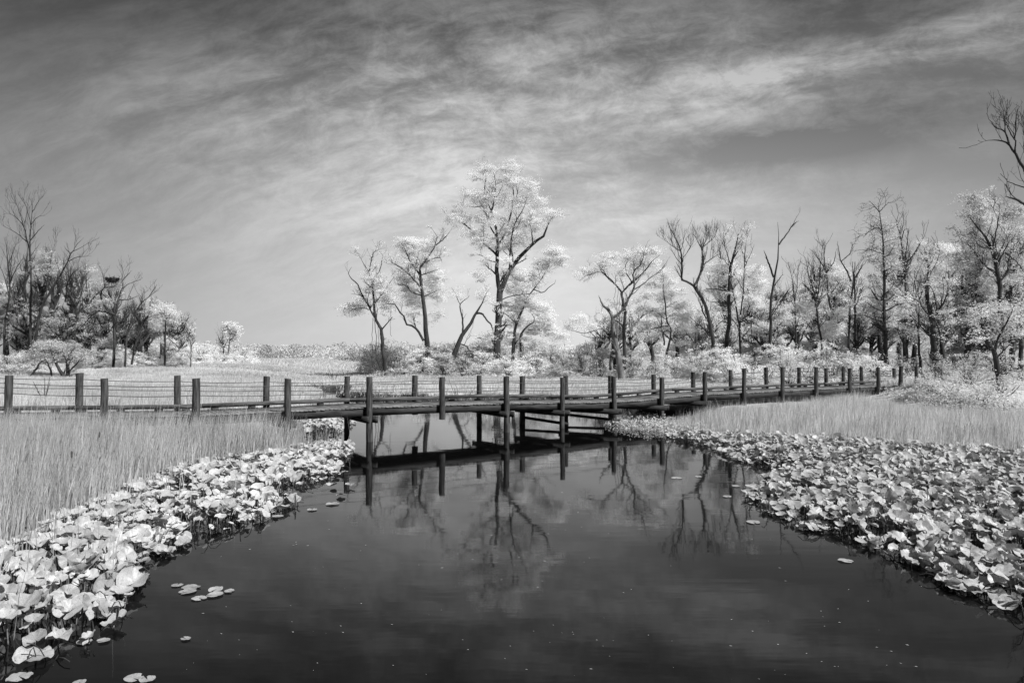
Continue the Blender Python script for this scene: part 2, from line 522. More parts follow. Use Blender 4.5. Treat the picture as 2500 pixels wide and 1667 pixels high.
blades('reeds', P, ground_z(P) - 0.05, rng.uniform(0.45, 0.85, n), rng.uniform(0.012, 0.03, n), 0.14, M_reed, 'thin grey reeds standing in the meadow behind the left rail', 'reeds')
# far meadow
P = np.column_stack([rng.uniform(-130, 70, 90000), rng.uniform(95, 260, 90000) ])
P = P[in_view(P)]
n = len(P)
blades('marsh_grass', P, ground_z(P) - 0.05, rng.uniform(0.3, 0.8, n), rng.uniform(0.10, 0.25, n), 0.25, M_marsh, 'distant pale marsh meadow below the far tree line', 'marsh grass')

# ------------------------------------------------------------------ boardwalk
U = np.array((0.852, 0.524)); NRM = np.array((-0.524, 0.852))
A0 = np.array((-4.98, 24.0)); WID = 2.4


def line_pt(px, off):
    """point of the walk's post row (offset off from the front row) seen at column px"""
    r = (px - 1250) / F * (1 / math.cos(PITCH))
    a = A0 + NRM * off
    t = (r * a[1] - a[0]) / (U[0] - r * U[1])
    return a + U * t


BEND = A0 + U * (-2 * 2.77)            # the walk bends here
U2 = np.array((0.992, 0.125)); N2 = np.array((-0.125, 0.992))


def left_pt(px, off):
    r = (px - 1250) / F
    a = BEND + N2 * off
    t = (r * a[1] - a[0]) / (U2[0] - r * U2[1])
    return a + U2 * t


def px_of(p): return 1250 + F * p[0] / p[1]


def deck_z(px):
    return float(np.interp(px, [-400, 300, 738, 896, 1075, 1231, 1300, 1493, 1577, 1710, 2143, 2400],
                           [1.12, 1.14, 1.17, 1.19, 1.16, 1.13, 1.09, 0.99, 1.0, 1.14, 1.18, 1.18]))


walk = empty('boardwalk', (0, 27, 0), 'long dark timber boardwalk with round posts and wire rails crossing the creek', 'boardwalk')
front = [(-215, 912, 'w'), (22, 917, 'w'), (256, 924, 'w'), (480, 924, 'w'), (704, 925, 'w'), (903, 920, 'w'), (1080, 921, 's'), (1237, 919, 'w'), (1372, 922, 'w'),
         (1499, 919, 'w'), (1615, 922, 'w'), (1720, 908, 'w'), (1816, 900, 'w'), (1909, 896, 'w'), (1992, 896, 'w'), (2074, 899, 'w'), (2143, 897, 'w'), (2195, 894, 'w'), (2236, 895, 'w')]
rear = [(-50, 906, 'w'), (195, 911, 'w'), (434, 917, 'w'), (651, 919, 'w'), (848, 919, 'w'), (1013, 917, 's'), (1170, 917, 'w'), (1275, 918, 'w'), (1381, 918, 'w'),
        (1490, 917, 'w'), (1595, 914, 'w'), (1692, 908, 'w'), (1783, 903, 'w'), (1870, 897, 'w'), (1950, 897, 'w'), (2016, 899, 'w'), (2058, 896, 'w'), (2102, 896, 'w'), (2182, 899, 'w'), (2212, 899, 'w')]


def plan(px, off):
    return left_pt(px, off) if px < 470 else line_pt(px, off)


def post(px, ytop, kind, off, lean=0.0):
    p = plan(px, off); dz_ = deck_z(px if off == 0 else px + 60)
    zt = at(px, ytop, p[1]).z
    zb = dz_ - 0.52 if kind == 's' else -1.0
    n_ = 9; t = np.linspace(0, 1, n_)
    r0 = rng.uniform(0.10, 0.115)
    rr = r0 * (1 + 0.10 * (1 - t)) * (1 + rng.normal(0, 0.015, n_))
    P_ = np.column_stack([p[0] + rng.normal(0, 0.006, n_) + lean * (t - 0.5) , p[1] + rng.normal(0, 0.006, n_), zb + (zt - zb) * t])
    m = MB(); m.tubes(P_, rr, 14)
    # flat sawn top, slightly tilted
    ring = np.arange(14) + (n_ - 1) * 14
    V = m.v[0]; V[ring, 2] += (V[ring, 0] - p[0]) * rng.uniform(-0.12, 0.12)
    c = V[ring].mean(0)
    inner = (V[ring] - c) * 0.9 + c + np.array((0, 0, 0.006))
    V2 = np.vstack([V[ring], inner, c + (0, 0, 0.008)])
    k = np.arange(14); k2 = np.roll(k, -1)
    m.add(V2, np.stack([k, k2, k2 + 14, k + 14], 1), np.stack([k + 14, k2 + 14, np.full(14, 28)], 1))
    o = m.build('post', M_post, walk)
    return p, zt


fr = [post(px, y, k, 0.0, 0.22 if px == 2195 else rng.normal(0, 0.03)) for px, y, k in front]
bk = [post(px, y, k, WID) for px, y, k in rear]

# deck planks, stringers: sample a centre line
fe = []                                         # (front plan, back plan, z) stations
for px in list(range(-320, 470, 40)) + list(range(470, 2300, 24)):
    a = plan(px, 0.0)
    fe.append((px, a))
stations = []
for px, a in fe:
    N_ = N2 if px < 430 else NRM
    w_ = min(max((px - 380) / 120.0, 0), 1); N_ = N2 * (1 - w_) + NRM * w_; N_ = N_ / np.linalg.norm(N_)
    stations.append((a, N_, deck_z(px)))
# arclength resample
S = np.array([s[0] for s in stations]); NN = np.array([s[1] for s in stations]); ZZ = np.array([s[2] for s in stations])
L = np.concatenate([[0], np.cumsum(np.linalg.norm(np.diff(S, axis=0), axis=1))])


def sta(l):
    p = np.array([np.interp(l, L, S[:, 0]), np.interp(l, L, S[:, 1])])
    n_ = np.array([np.interp(l, L, NN[:, 0]), np.interp(l, L, NN[:, 1])])
    return p, n_ / np.linalg.norm(n_), float(np.interp(l, L, ZZ))


md = MB(); l = 0.0
while l < L[-1] - 0.3:
    wv_ = rng.uniform(0.135, 0.15)
    p, n_, z = sta(l + wv_ / 2)
    e0, e1 = 0.11 + rng.normal(0, 0.012), WID - 0.12 + rng.normal(0, 0.012)
    hgt = rng.normal(0, 0.003)
    md.box(p + n_ * e0, p + n_ * e1, wv_ / 2 - 0.004, z - 0.045 + hgt, z + hgt, jit=0.0015)
    l += wv_
md.build('deck', M_deck, walk)


def beam(name, l0, l1, off, hw, zb, zt, mat, skew=0.0):
    n_ = max(2, int((l1 - l0) / 1.4) + 1)
    ls = np.linspace(l0, l1, n_); m = MB()
    ring = []
    for k, l_ in enumerate(ls):
        p, nn, z = sta(l_)
        c = p + nn * (off + skew * (l_ - l0) / (l1 - l0))
        j = rng.normal(0, 0.004, 4)
        ring.append([(*(c - nn * hw), z + zb + j[0]), (*(c + nn * hw), z + zb + j[1]), (*(c + nn * hw), z + zt + j[2]), (*(c - nn * hw), z + zt + j[3])])
    V = np.array(ring).reshape(-1, 3)
    Q = []
    for k in range(n_ - 1):
        a = 4 * k
        Q += [(a + i, a + 4 + i, a + 4 + (i + 1) % 4, a + (i + 1) % 4) for i in range(4)]
    Q += [(0, 1, 2, 3), (4 * n_ - 1, 4 * n_ - 2, 4 * n_ - 3, 4 * n_ - 4)]
    m.add(V, Q)
    return m.build(name, mat, walk)


def l_of(px, row=0.0):
    p = plan(px, row)
    d_ = np.linalg.norm(S + NN * row - p, axis=1)
    return float(L[np.argmin(d_)])


# stringers: spans between every second post
cuts = [0.0] + [l_of(px) for px in (256, 704, 903, 1237, 1499, 1720, 1992)] + [L[-1] - 0.3]
for off_ in (0.17, WID / 2, WID - 0.19):
    for a_, b__ in zip(cuts[:-1], cuts[1:]):
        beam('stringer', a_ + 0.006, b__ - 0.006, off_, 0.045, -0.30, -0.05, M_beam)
# kerb timbers on the far edge, raised on blocks
kc = [0.0] + [l_of(px, WID) for px in (195, 500, 845, 1065, 1330, 1500, 1640, 1780, 1910, 2040, 2150)] + [L[-1] - 0.4]
for i, (a_, b__) in enumerate(zip(kc[:-1], kc[1:])):
    lift = 0.0 if i % 2 else 0.012
    if i == 4: lift = 0.05
    beam('kerb_rail', a_ + 0.01, b__ + (0.1 if i == 3 else -0.01), WID - 0.24 - (0.14 if i == 4 else 0), 0.062, 0.07 + lift, 0.21 + lift, M_kerb, rng.normal(0, 0.02))
    ls = np.arange(a_ + 0.4, b__ - 0.2, 1.2)
    for l_ in ls[:4]:
        p, nn, z = sta(l_)
        t_ = np.array((nn[1], -nn[0]))
        c = p + nn * (WID - 0.24)
        mm = MB(); mm.box(c - t_ * 0.12, c + t_ * 0.12, 0.05, z + 0.004, z + 0.071)
        mm.build('kerb_block', M_kerb, walk)
# cap beams over the pile pairs
pairs = [(fr[i][0], bk[max(i - 1, 0)][0]) for i in range(len(front))]
for i in (2, 3, 4, 5, 7, 8, 9, 10, 11):
    a, b_ = pairs[i]
    d_ = (b_ - a) / np.linalg.norm(b_ - a); s_ = np.array((-d_[1], d_[0]))
    z = deck_z(front[i][0])
    for sg in (-1, 1):
        c = s_ * sg * 0.155
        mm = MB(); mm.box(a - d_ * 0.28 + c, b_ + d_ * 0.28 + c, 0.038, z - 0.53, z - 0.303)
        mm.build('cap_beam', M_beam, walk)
# low braces just above the water
for i, za, zb in ((8, 0.12, 0.22), (9, 0.12, 0.24)):
    a, b_ = pairs[i]
    d_ = (b_ - a) / np.linalg.norm(b_ - a)
    s_ = np.array((-d_[1], d_[0])) * -0.15
    mm = MB(); mm.box(a - d_ * 0.2 + s_, b_ + d_ * 0.2 + s_, 0.03, (za, zb), (za + 0.12, zb + 0.12))
    mm.build('brace', M_beam, walk)
# wires
for row, lst, hs in ((0, fr, (0.22, 0.52)), (1, bk, (0.2, 0.5))):
    for drop in hs:
        pts = []
        for k in range(len(lst) - 1):
            (p0, z0), (p1, z1) = lst[k], lst[k + 1]
            for t in np.linspace(0, 1, 6)[:-1]:
                sag = 0.035 * 4 * t * (1 - t)
                pts.append((*(p0 * (1 - t) + p1 * t), z0 * (1 - t) + z1 * t - drop - sag))
        pts.append((*lst[-1][0], lst[-1][1] - drop))
        mm = MB(); mm.tubes(np.array(pts), np.full(len(pts), 0.011), 5)
        mm.build('wire', M_cable, walk)


# ------------------------------------------------------------------ trees
def smooth_line(pts, n, wob=0.0):
    pts = np.asarray(pts, float)
    if len(pts) == 1: return np.repeat(pts, n, 0)
    Pp = np.vstack([2 * pts[0] - pts[1], pts, 2 * pts[-1] - pts[-2]])
    seg = np.linalg.norm(np.diff(pts, axis=0), axis=1); s = np.concatenate([[0], np.cumsum(seg)]); s /= s[-1]
    out_ = []
    for u in np.linspace(0, 1, n):
        k = min(np.searchsorted(s, u, side='right') - 1, len(pts) - 2); k = max(k, 0)
        t = (u - s[k]) / (s[k + 1] - s[k] + 1e-9)
        p0, p1, p2, p3 = Pp[k], Pp[k + 1], Pp[k + 2], Pp[k + 3]
        out_.append(0.5 * ((2 * p1) + (-p0 + p2) * t + (2 * p0 - 5 * p1 + 4 * p2 - p3) * t ** 2 + (-p0 + 3 * p1 - 3 * p2 + p3) * t ** 3))
    out_ = np.array(out_)
    if wob: out_[1:-1] += rng.normal(0, wob, out_[1:-1].shape)
    return out_


NL = 14


def spawn(P, R, per_m, t0, t1, ln, spread, up, rscale=0.55, n=6, curl=0.25, rmin=0.006):
    """children of the polylines P (N,k,3): returns (M,n,3), (M,n)"""
    if len(P) == 0: return np.zeros((0, n, 3)), np.zeros((0, n))
    N, k, _ = P.shape
    length = np.linalg.norm(np.diff(P, axis=1), axis=2).sum(1)
    cnt = rng.poisson(length * per_m * (t1 - t0)) if np.ndim(per_m) == 0 else rng.poisson(length * per_m)
    par = np.repeat(np.arange(N), cnt)
    if len(par) == 0: return np.zeros((0, n, 3)), np.zeros((0, n))
    t = rng.uniform(t0, t1, len(par)); f = t * (k - 1); i0 = np.minimum(f.astype(int), k - 2); fr_ = (f - i0)[:, None]
    p = P[par, i0] * (1 - fr_) + P[par, i0 + 1] * fr_
    tg = P[par, i0 + 1] - P[par, i0]; tg /= np.linalg.norm(tg, axis=1, keepdims=True) + 1e-9
    r = R[par, i0] * (1 - fr_[:, 0]) + R[par, i0 + 1] * fr_[:, 0]
    rnd = rng.normal(0, 1, (len(par), 3)); rnd -= tg * (rnd * tg).sum(1, keepdims=True); rnd /= np.linalg.norm(rnd, axis=1, keepdims=True) + 1e-9
    d = tg * (1 - spread) + rnd * spread + np.array((0, 0, up))
    d /= np.linalg.norm(d, axis=1, keepdims=True)
    Lc = ln * rng.uniform(0.5, 1.25, len(par)) * (1.1 - 0.5 * t)
    C = np.zeros((len(par), n, 3)); C[:, 0] = p
    for j in range(1, n):
        d = d + rng.normal(0, curl, d.shape) + np.array((0, 0, up * 0.25)); d /= np.linalg.norm(d, axis=1, keepdims=True)
        C[:, j] = C[:, j - 1] + d * (Lc / (n - 1))[:, None]
    rr = np.clip(r * rscale, rmin, None)[:, None] * np.linspace(1, 0.35, n)[None] * np.clip(Lc / ln, 0.6, 1)[:, None]
    return C, np.maximum(rr, rmin * 0.6)


def leaf_quads(Pc, size, flat=1.25):
    """leaf faces at centres Pc (M,3)"""
    M = len(Pc)
    nrm = rng.normal(0, 1, (M, 3)); nrm[:, 2] = np.abs(nrm[:, 2]) + flat; nrm /= np.linalg.norm(nrm, axis=1, keepdims=True)
    a = np.cross(nrm, rng.normal(0, 1, (M, 3))); a /= np.linalg.norm(a, axis=1, keepdims=True)
    b_ = np.cross(nrm, a)
    s = (size * rng.uniform(0.6, 1.3, M))[:, None]
    V = np.stack([Pc - a * s, Pc - b_ * s * 0.6 + nrm * s * 0.12, Pc + a * s, Pc + b_ * s * 0.6 + nrm * s * 0.12], 1).reshape(-1, 3)
    Q = np.arange(M * 4).reshape(-1, 4)
    return V, Q


def clumps(Pc, per, sx, sz):
    per_ = rng.poisson(per, len(Pc))
    C = np.repeat(Pc, per_, axis=0)
    sc = np.repeat(rng.uniform(0.5, 1.3, len(Pc)), per_)[:, None]
    off = rng.normal(0, 1, C.shape) * np.array((sx, sx, sz)) * sc
    # plates tilt with the clump
    ti = np.repeat(rng.normal(0, 0.25, (len(Pc), 2)), per_, axis=0)
    off[:, 2] += off[:, 0] * ti[:, 0] + off[:, 1] * ti[:, 1]
    return C + off


def R_(x0, y0, s): return lambda p: (x0 + p[0] * s, y0 + p[1] * s)


R5 = R_(0, 450, 600 / 1882); R6 = R_(800, 350, 650 / 1699); R7 = R_(1350, 450, 600 / 1882); R8 = R_(1900, 250, 600 / 1344); RS = R_(0, 0, 1.0)
SCL = {id(R5): 600 / 1882, id(R6): 650 / 1699, id(R7): 600 / 1882, id(R8): 600 / 1344, id(RS): 1.0}


def tree(name, label, Y, R, limbs, blobs=(), twig=(1.2, 1.6), fine=2.2, leafy=0.5, leafsize=0.064, leafmat=None, bark=None,
         t0=0.35, up=0.35, cat='tree', group=None, spread=0.62, bare_from=2, vines=(), per=112):
    leafmat = leafmat or M_leaf; bark = bark or M_bark
    sc = SCL[id(R)]; mpp = Y / F                      # metres per photo pixel at that distance
    LP, LR = [], []
    for k, (w0, w1, pts) in enumerate(limbs):
        px = np.array([R(p) for p in pts], float)
        W3 = np.array([tuple(at(x, y, Y)) for x, y in px])
        Lm = np.linalg.norm(W3[-1] - W3[0])
        if k == 0:
            d0, sl = 0.0, rng.normal(0, 0.08)
        else:
            best = (1e9, 0.0)
            for q in LP:
                dd = np.hypot(q[:, 0] - W3[0, 0], q[:, 2] - W3[0, 2]); j = int(np.argmin(dd))
                if dd[j] < best[0]: best = (dd[j], q[j, 1] - Y)
            d0 = best[1] if best[0] < 1.5 else rng.normal(0, 0.5)
            sl = rng.uniform(-0.6, 0.6)
        tt = np.linspace(0, 1, len(W3))
        dep = d0 + sl * Lm * tt
        # keep the pixel column: scale about the eye is avoided, simply shift in depth and re-aim
        W3 = np.array([tuple(at(x, y, Y + e)) for (x, y), e in zip(px, dep)])
        if k == 0 or pts[0][1] * sc > 1e9:
            gz = ground_z([W3[0, :2]])[0]
            if W3[0, 2] > gz - 0.1:
                W3 = np.vstack([[W3[0, 0] , W3[0, 1], gz - 0.15], W3])
        q = smooth_line(W3, NL, 0.02)
        r = np.linspace(w0, w1, NL) * sc * mpp / 2 * 1.18
        if not any(j != k and math.dist(pts[-1], q_[2][0]) < 30 for j, q_ in enumerate(limbs)):
            r = r * np.clip((1.03 - np.linspace(0, 1, NL)) / 0.35, 0.1, 1) ** 0.6
        if k == 0: r = r * (1 + 0.35 * np.exp(-np.arange(NL) * 1.1))
        LP.append(q); LR.append(np.maximum(r, 0.012))
    LP_, LR_ = np.array(LP), np.array(LR)
    g0 = (LP_[0][0, 0], LP_[0][0, 1], float(ground_z([LP_[0][0, :2]])[0]))
    root = empty(name, g0, label, cat, group)
    mt = MB(); mt.tubes(LP_, LR_, 8)
    # secondary growth
    base = LP_ if len(LP_) > 1 else LP_
    tl = np.array([t0] + [0.12] * (len(LP_) - 1))
    c1, r1 = [], []
    for i in range(len(LP_)):
        a_, b__ = spawn(LP_[i:i + 1], LR_[i:i + 1], twig[0] * 1.25, tl[i], 1.0, twig[1] * 1.35, spread * (0.78 if leafy < 0.08 else 1), up, 0.55, 7, 0.16, 0.018)
        c1.append(a_); r1.append(b__)
    c1 = np.concatenate(c1); r1 = np.concatenate(r1)
    mt.tubes(c1, r1, 5)
    c2, r2 = spawn(c1, r1, fine, 0.15, 1.0, twig[1] * 0.75, spread * (0.78 if leafy < 0.08 else 1), up, 0.65, 5, 0.2, 0.013)
    mt.tubes(c2, r2, 3)
    c3, r3 = spawn(c2, r2, fine * 1.1, 0.3, 1.0, twig[1] * 0.36, spread, up, 0.75, 4, 0.2, 0.010)
    if bare_from >= 3 or leafy < 0.3: mt.tubes(c3, r3, 3)
    for w0, pts in vines:
        px = [R(p) for p in pts]
        q = smooth_line([tuple(at(x, y, Y - 0.3)) for x, y in px], NL, 0.03)
        mt.tubes(q, np.full(NL, w0 * sc * mpp / 2), 4)
    mt.build('trunk', bark, root)
    # foliage
    LPs = []
    if leafy >= 0.1 and len(c2):
        ends = np.concatenate([c2[:, -1], c2[:, 2], c1[:, -1], c1[:, 4]])
        k = rng.random(len(ends)) < leafy
        LPs.append(clumps(ends[k], per * 0.55, 0.26, 0.11))
    for (bx, by, rx, ry, den) in blobs:
        X, Yp = R((bx, by)); ax, azz = rx * sc * mpp, ry * sc * mpp
        c = at(X, Yp, Y + 0.75 * ax + rng.normal(0, 0.3))
        ay = max(ax * 0.75, azz * 0.5)
        n_ = max(4, int(den * (ax * azz * 13.0)))
        v = rng.normal(0, 1, (n_, 3)); v /= np.linalg.norm(v, axis=1, keepdims=True)
        v *= (rng.random((n_, 1)) ** 0.45) * (0.82 + 0.3 * rng.random((n_, 1)))
        cc = np.array(c) + v * np.array((ax, ay, azz))
        LPs.append(clumps(cc, per, 0.34, 0.11))
    if LPs:
        Lc = np.concatenate(LPs)
        V, Q = leaf_quads(Lc, leafsize)
        mesh_obj('crown', V, Q, leafmat, root, np.array(root.location))
    return root


# -- the central island group (left to right)
Zc = 71.0
tree('vine_draped_tree', 'crooked thin tree hung with vines, leftmost of the group right of the open meadow', Zc, R6, [
    (24, 4, [(365, 1420), (352, 1300), (345, 1190), (310, 1130), (300, 1080), (297, 1000), (288, 940), (280, 880), (262, 820), (240, 790), (215, 740), (195, 700)]),
    (9, 3, [(300, 1110), (270, 1060), (245, 1000), (210, 970), (150, 960)]),
    (9, 4, [(275, 1050), (225, 980), (190, 900), (140, 850), (132, 830), (152, 790)]),
    (8, 3, [(288, 900), (300, 850), (330, 820), (345, 760), (350, 710)]),
    (6, 3, [(262, 820), (275, 760), (290, 700), (310, 680)]),
    (5, 2, [(270, 1060), (220, 1050), (150, 1060), (100, 1050)]),
    (7, 3, [(300, 1020), (350, 960), (390, 900), (425, 850)])],
    blobs=[(300, 860, 70, 60, 1.4), (160, 1060, 80, 45, 3.0), (390, 1000, 60, 110, 2.0), (210, 1010, 50, 40, 1.6), (330, 940, 50, 60, 1.5)], twig=(1.3, 1.3), leafy=0.12, bare_from=3,
    vines=[(4, [(300, 1130), (310, 1250), (305, 1350), (340, 1450)]), (3, [(290, 1110), (285, 1250), (290, 1400), (330, 1450)]), (3, [(318, 1140), (325, 1260), (318, 1380)]), (3, [(335, 1200), (340, 1300), (345, 1400)]),
           (2, [(405, 1060), (400, 1200), (410, 1230)])])
tree('leafy_tree', 'upright tree with round white head and bare right top, left of the tallest tree', Zc + 1, R6, [
    (34, 4, [(642, 1430), (635, 1290), (625, 1180), (620, 1080), (608, 1000), (598, 920), (590, 850), (588, 790), (620, 750), (660, 700), (690, 650), (700, 600), (680, 560), (655, 530)]),
    (10, 4, [(595, 920), (550, 870), (500, 820), (450, 780), (410, 760), (400, 720)]),
    (11, 4, [(588, 840), (555, 790), (520, 740), (500, 690), (480, 650)]),
    (7, 3, [(690, 650), (730, 620), (760, 590), (780, 560)]),
    (6, 3, [(620, 760), (690, 730), (720, 735), (730, 760)]),
    (6, 3, [(600, 840), (660, 820), (720, 800)]),
    (7, 3, [(612, 980), (650, 960), (700, 940)]),
    (7, 3, [(600, 970), (540, 950), (500, 910), (450, 900), (430, 890)]),
    (14, 5, [(612, 1260), (575, 1195), (540, 1165), (495, 1150), (490, 1110), (455, 1070), (435, 1030), (400, 1025), (330, 1030)])],
    blobs=[(530, 660, 75, 70, 4.2), (480, 640, 50, 50, 2), (620, 650, 60, 60, 2.2), (500, 860, 75, 90, 2.6), (680, 860, 65, 90, 2.6), (540, 980, 90, 70, 2.2), (690, 970, 50, 70, 1.8), (560, 1080, 60, 60, 1.2), (700, 1100, 60, 40, 1.2), (590, 760, 70, 50, 2.5)],
    twig=(1.2, 1.3), leafy=0.22, bare_from=3)
tree('leaning_tree', 'short leaning tree with forked curved limbs at the left foot of the tallest tree', Zc - 1, R6, [
    (36, 5, [(790, 1400), (830, 1290), (860, 1220), (905, 1160), (945, 1085), (985, 1020), (1010, 960), (1030, 930)]),
    (12, 6, [(950, 1085), (985, 1085), (1010, 1120), (1045, 1160), (1060, 1220)]),
    (11, 4, [(862, 1210), (862, 1120), (845, 1050), (850, 1020), (890, 990), (905, 970)]),
    (8, 4, [(835, 1280), (880, 1290), (910, 1325), (965, 1335)]),
    (4, 2, [(845, 1030), (810, 950), (790, 920)])],
    blobs=[(1000, 980, 50, 60, 1.2), (830, 950, 60, 45, 0.8), (1000, 1250, 60, 50, 1.2)], twig=(0.8, 1.0), leafy=0.1, bark=M_bark, bare_from=3,
    vines=[(2, [(940, 1090), (920, 1180), (885, 1250)])])
tree('tallest_tree', 'tallest tree in the middle with a broad bright diamond shaped crown', Zc, R6, [
    (42, 34, [(1085, 1500), (1080, 1380), (1082, 1250), (1090, 1130), (1097, 1000), (1100, 930)]),
    (26, 18, [(1098, 960), (1085, 870), (1080, 780), (1083, 700), (1086, 650)]),
    (16, 5, [(1086, 655), (1078, 560), (1060, 500), (1045, 440), (1062, 370), (1068, 300), (1068, 220), (1050, 170)]),
    (12, 4, [(1082, 720), (1050, 680), (1010, 650), (960, 610), (920, 560), (890, 530), (850, 500), (800, 480), (760, 490)]),
    (9, 3, [(1075, 590), (1035, 530), (1010, 460), (985, 400), (940, 410), (900, 400), (860, 390)]),
    (7, 3, [(1045, 440), (1020, 380), (990, 340), (950, 330), (890, 340)]),
    (6, 2, [(1085, 760), (1040, 750), (990, 720), (940, 700)]),
    (30, 6, [(1100, 950), (1130, 880), (1155, 820), (1190, 770), (1230, 720), (1270, 680), (1320, 630), (1380, 590), (1400, 530), (1420, 490), (1450, 440), (1470, 420)]),
    (11, 4, [(1160, 810), (1160, 740), (1168, 660), (1175, 590), (1200, 500), (1230, 450), (1260, 390), (1270, 340)]),
    (12, 4, [(1086, 650), (1120, 600), (1145, 540), (1162, 480), (1180, 400), (1185, 320), (1180, 250), (1170, 190), (1150, 150)]),
    (6, 3, [(1180, 380), (1210, 320), (1200, 260)]),
    (7, 3, [(1310, 640), (1300, 560), (1290, 500), (1310, 440)]),
    (6, 3, [(1098, 1010), (1150, 980), (1230, 965), (1370, 955)]),
    (6, 2, [(1000, 300), (1010, 220), (1000, 160)])],
    blobs=[(1020, 160, 60, 30, 2.4), (1160, 150, 60, 38, 2.6), (940, 220, 50, 26, 2), (1060, 230, 60, 40, 1.2), (1180, 240, 60, 60, 1.8), (1290, 280, 60, 50, 2.3), (930, 330, 70, 32, 2.2), (1020, 340, 60, 50, 1.6), (1120, 370, 60, 60, 1.6),
           (1230, 370, 60, 70, 2.0), (1340, 380, 55, 60, 1.9), (1440, 455, 60, 38, 2.3), (810, 480, 65, 28, 2.4), (910, 560, 60, 36, 2.2), (980, 470, 60, 50, 1.5), (1050, 500, 50, 60, 1.5), (1160, 530, 70, 60, 2.3), (1250, 500, 60, 60, 1.8), (1340, 520, 60, 60, 1.9),
           (950, 620, 60, 40, 1.8), (1030, 620, 50, 50, 1.3), (1150, 640, 60, 60, 2.0), (1240, 620, 60, 60, 1.8), (1140, 760, 55, 60, 1.2), (980, 840, 60, 50, 1.6), (1010, 740, 50, 40, 0.6), (870, 400, 50, 20, 0.8)],
    twig=(1.3, 1.5), leafy=0.30)
tree('white_layered_tree', 'low spreading brilliant white tree leaning right of the tallest trunk', Zc + 2, R6, [
    (24, 9, [(1190, 1500), (1185, 1380), (1190, 1250), (1205, 1150), (1245, 1060), (1270, 990), (1240, 960)]),
    (20, 7, [(1240, 1490), (1235, 1350), (1230, 1230), (1270, 1170), (1320, 1130), (1300, 1080)]),
    (7, 3, [(1280, 1190), (1340, 1190), (1390, 1210)]),
    (8, 3, [(1265, 990), (1345, 890), (1390, 820), (1430, 740), (1480, 690)]),
    (6, 3, [(1310, 930), (1370, 950), (1410, 920), (1450, 890), (1455, 870)]),
    (6, 3, [(1200, 1150), (1150, 1100), (1110, 1075)])],
    blobs=[(1440, 690, 65, 38, 3.2), (1480, 750, 60, 45, 3.2), (1370, 770, 60, 45, 3.0), (1200, 830, 80, 45, 3.2), (1280, 880, 90, 50, 3.2), (1190, 930, 80, 50, 2.6), (1160, 1050, 80, 40, 3.0), (1270, 1020, 90, 40, 3.4), (1360, 1050, 80, 50, 3.4), (1400, 1130, 80, 50, 3.2),
           (1330, 1180, 90, 50, 2.6), (1190, 1140, 80, 50, 2.2), (1420, 1200, 70, 40, 3.0), (1170, 1250, 90, 50, 2.2), (1040, 1250, 80, 50, 1.8), (1280, 1290, 90, 60, 2.4), (1480, 1230, 60, 40, 2.4)],
    twig=(0.9, 1.2), leafy=0.45)

# -- right of centre
tree('twisted_tree', 'pale twisted trunk forking into a dead stub and a long curved limb', 62, R7, [
    (52, 24, [(525, 1470), (505, 1350), (480, 1200), (460, 1100), (458, 1020)]),
    (22, 9, [(458, 1025), (430, 970), (385, 930), (360, 880), (350, 850)]),
    (18, 6, [(460, 1025), (510, 985), (560, 930), (590, 860), (615, 800), (625, 740), (610, 680), (640, 640), (680, 600), (700, 520), (710, 470)]),
    (9, 3, [(612, 810), (680, 770), (740, 720), (810, 670), (870, 600), (900, 550)]),
    (9, 3, [(460, 1140), (420, 1135), (385, 1105), (340, 1110), (290, 1130), (230, 1145), (190, 1130), (100, 1110)])],
    blobs=[(220, 1030, 80, 38, 3.0), (290, 1085, 60, 28, 2.4), (140, 1090, 60, 30, 2.2)], twig=(0.9, 1.1), leafy=0.06, bark=M_bark_pale, bare_from=3)
tree('flat_crowned_tree', 'dark vine wrapped tree with flat white leaf layers behind the pale twisted trunk', 66, R7, [
    (26, 14, [(548, 1300), (540, 1150), (545, 1060), (555, 980), (540, 920), (525, 860), (530, 820), (570, 780), (610, 740), (660, 690)]),
    (13, 5, [(528, 830), (490, 780), (450, 740), (410, 700), (375, 670), (370, 640), (410, 620)]),
    (6, 2, [(375, 668), (320, 680), (240, 710), (200, 740)]),
    (12, 4, [(580, 775), (650, 720), (720, 640), (760, 590), (820, 540)]),
    (18, 14, [(440, 1420), (450, 1280), (500, 1180), (540, 1120)]),
    (8, 3, [(600, 745), (570, 690), (555, 620), (600, 560)])],
    blobs=[(430, 545, 75, 30, 3.0), (390, 600, 60, 25, 1.6), (280, 670, 80, 30, 2.8), (470, 610, 50, 25, 1.6), (700, 520, 70, 35, 3.0), (790, 510, 60, 32, 3.0), (590, 560, 60, 38, 2.4), (640, 620, 80, 40, 1.7), (760, 600, 70, 40, 1.6), (200, 700, 50, 22, 2.0), (540, 680, 60, 40, 1.0), (450, 900, 60, 60, 0.5)],
    twig=(1.1, 1.2), leafy=0.18, bare_from=3,
    vines=[(3, [(500, 800), (490, 950), (510, 1100), (480, 1250)]), (3, [(515, 830), (505, 980), (520, 1150)]), (3, [(540, 930), (520, 1080), (500, 1230)]), (3, [(480, 790), (470, 900), (480, 960)])])
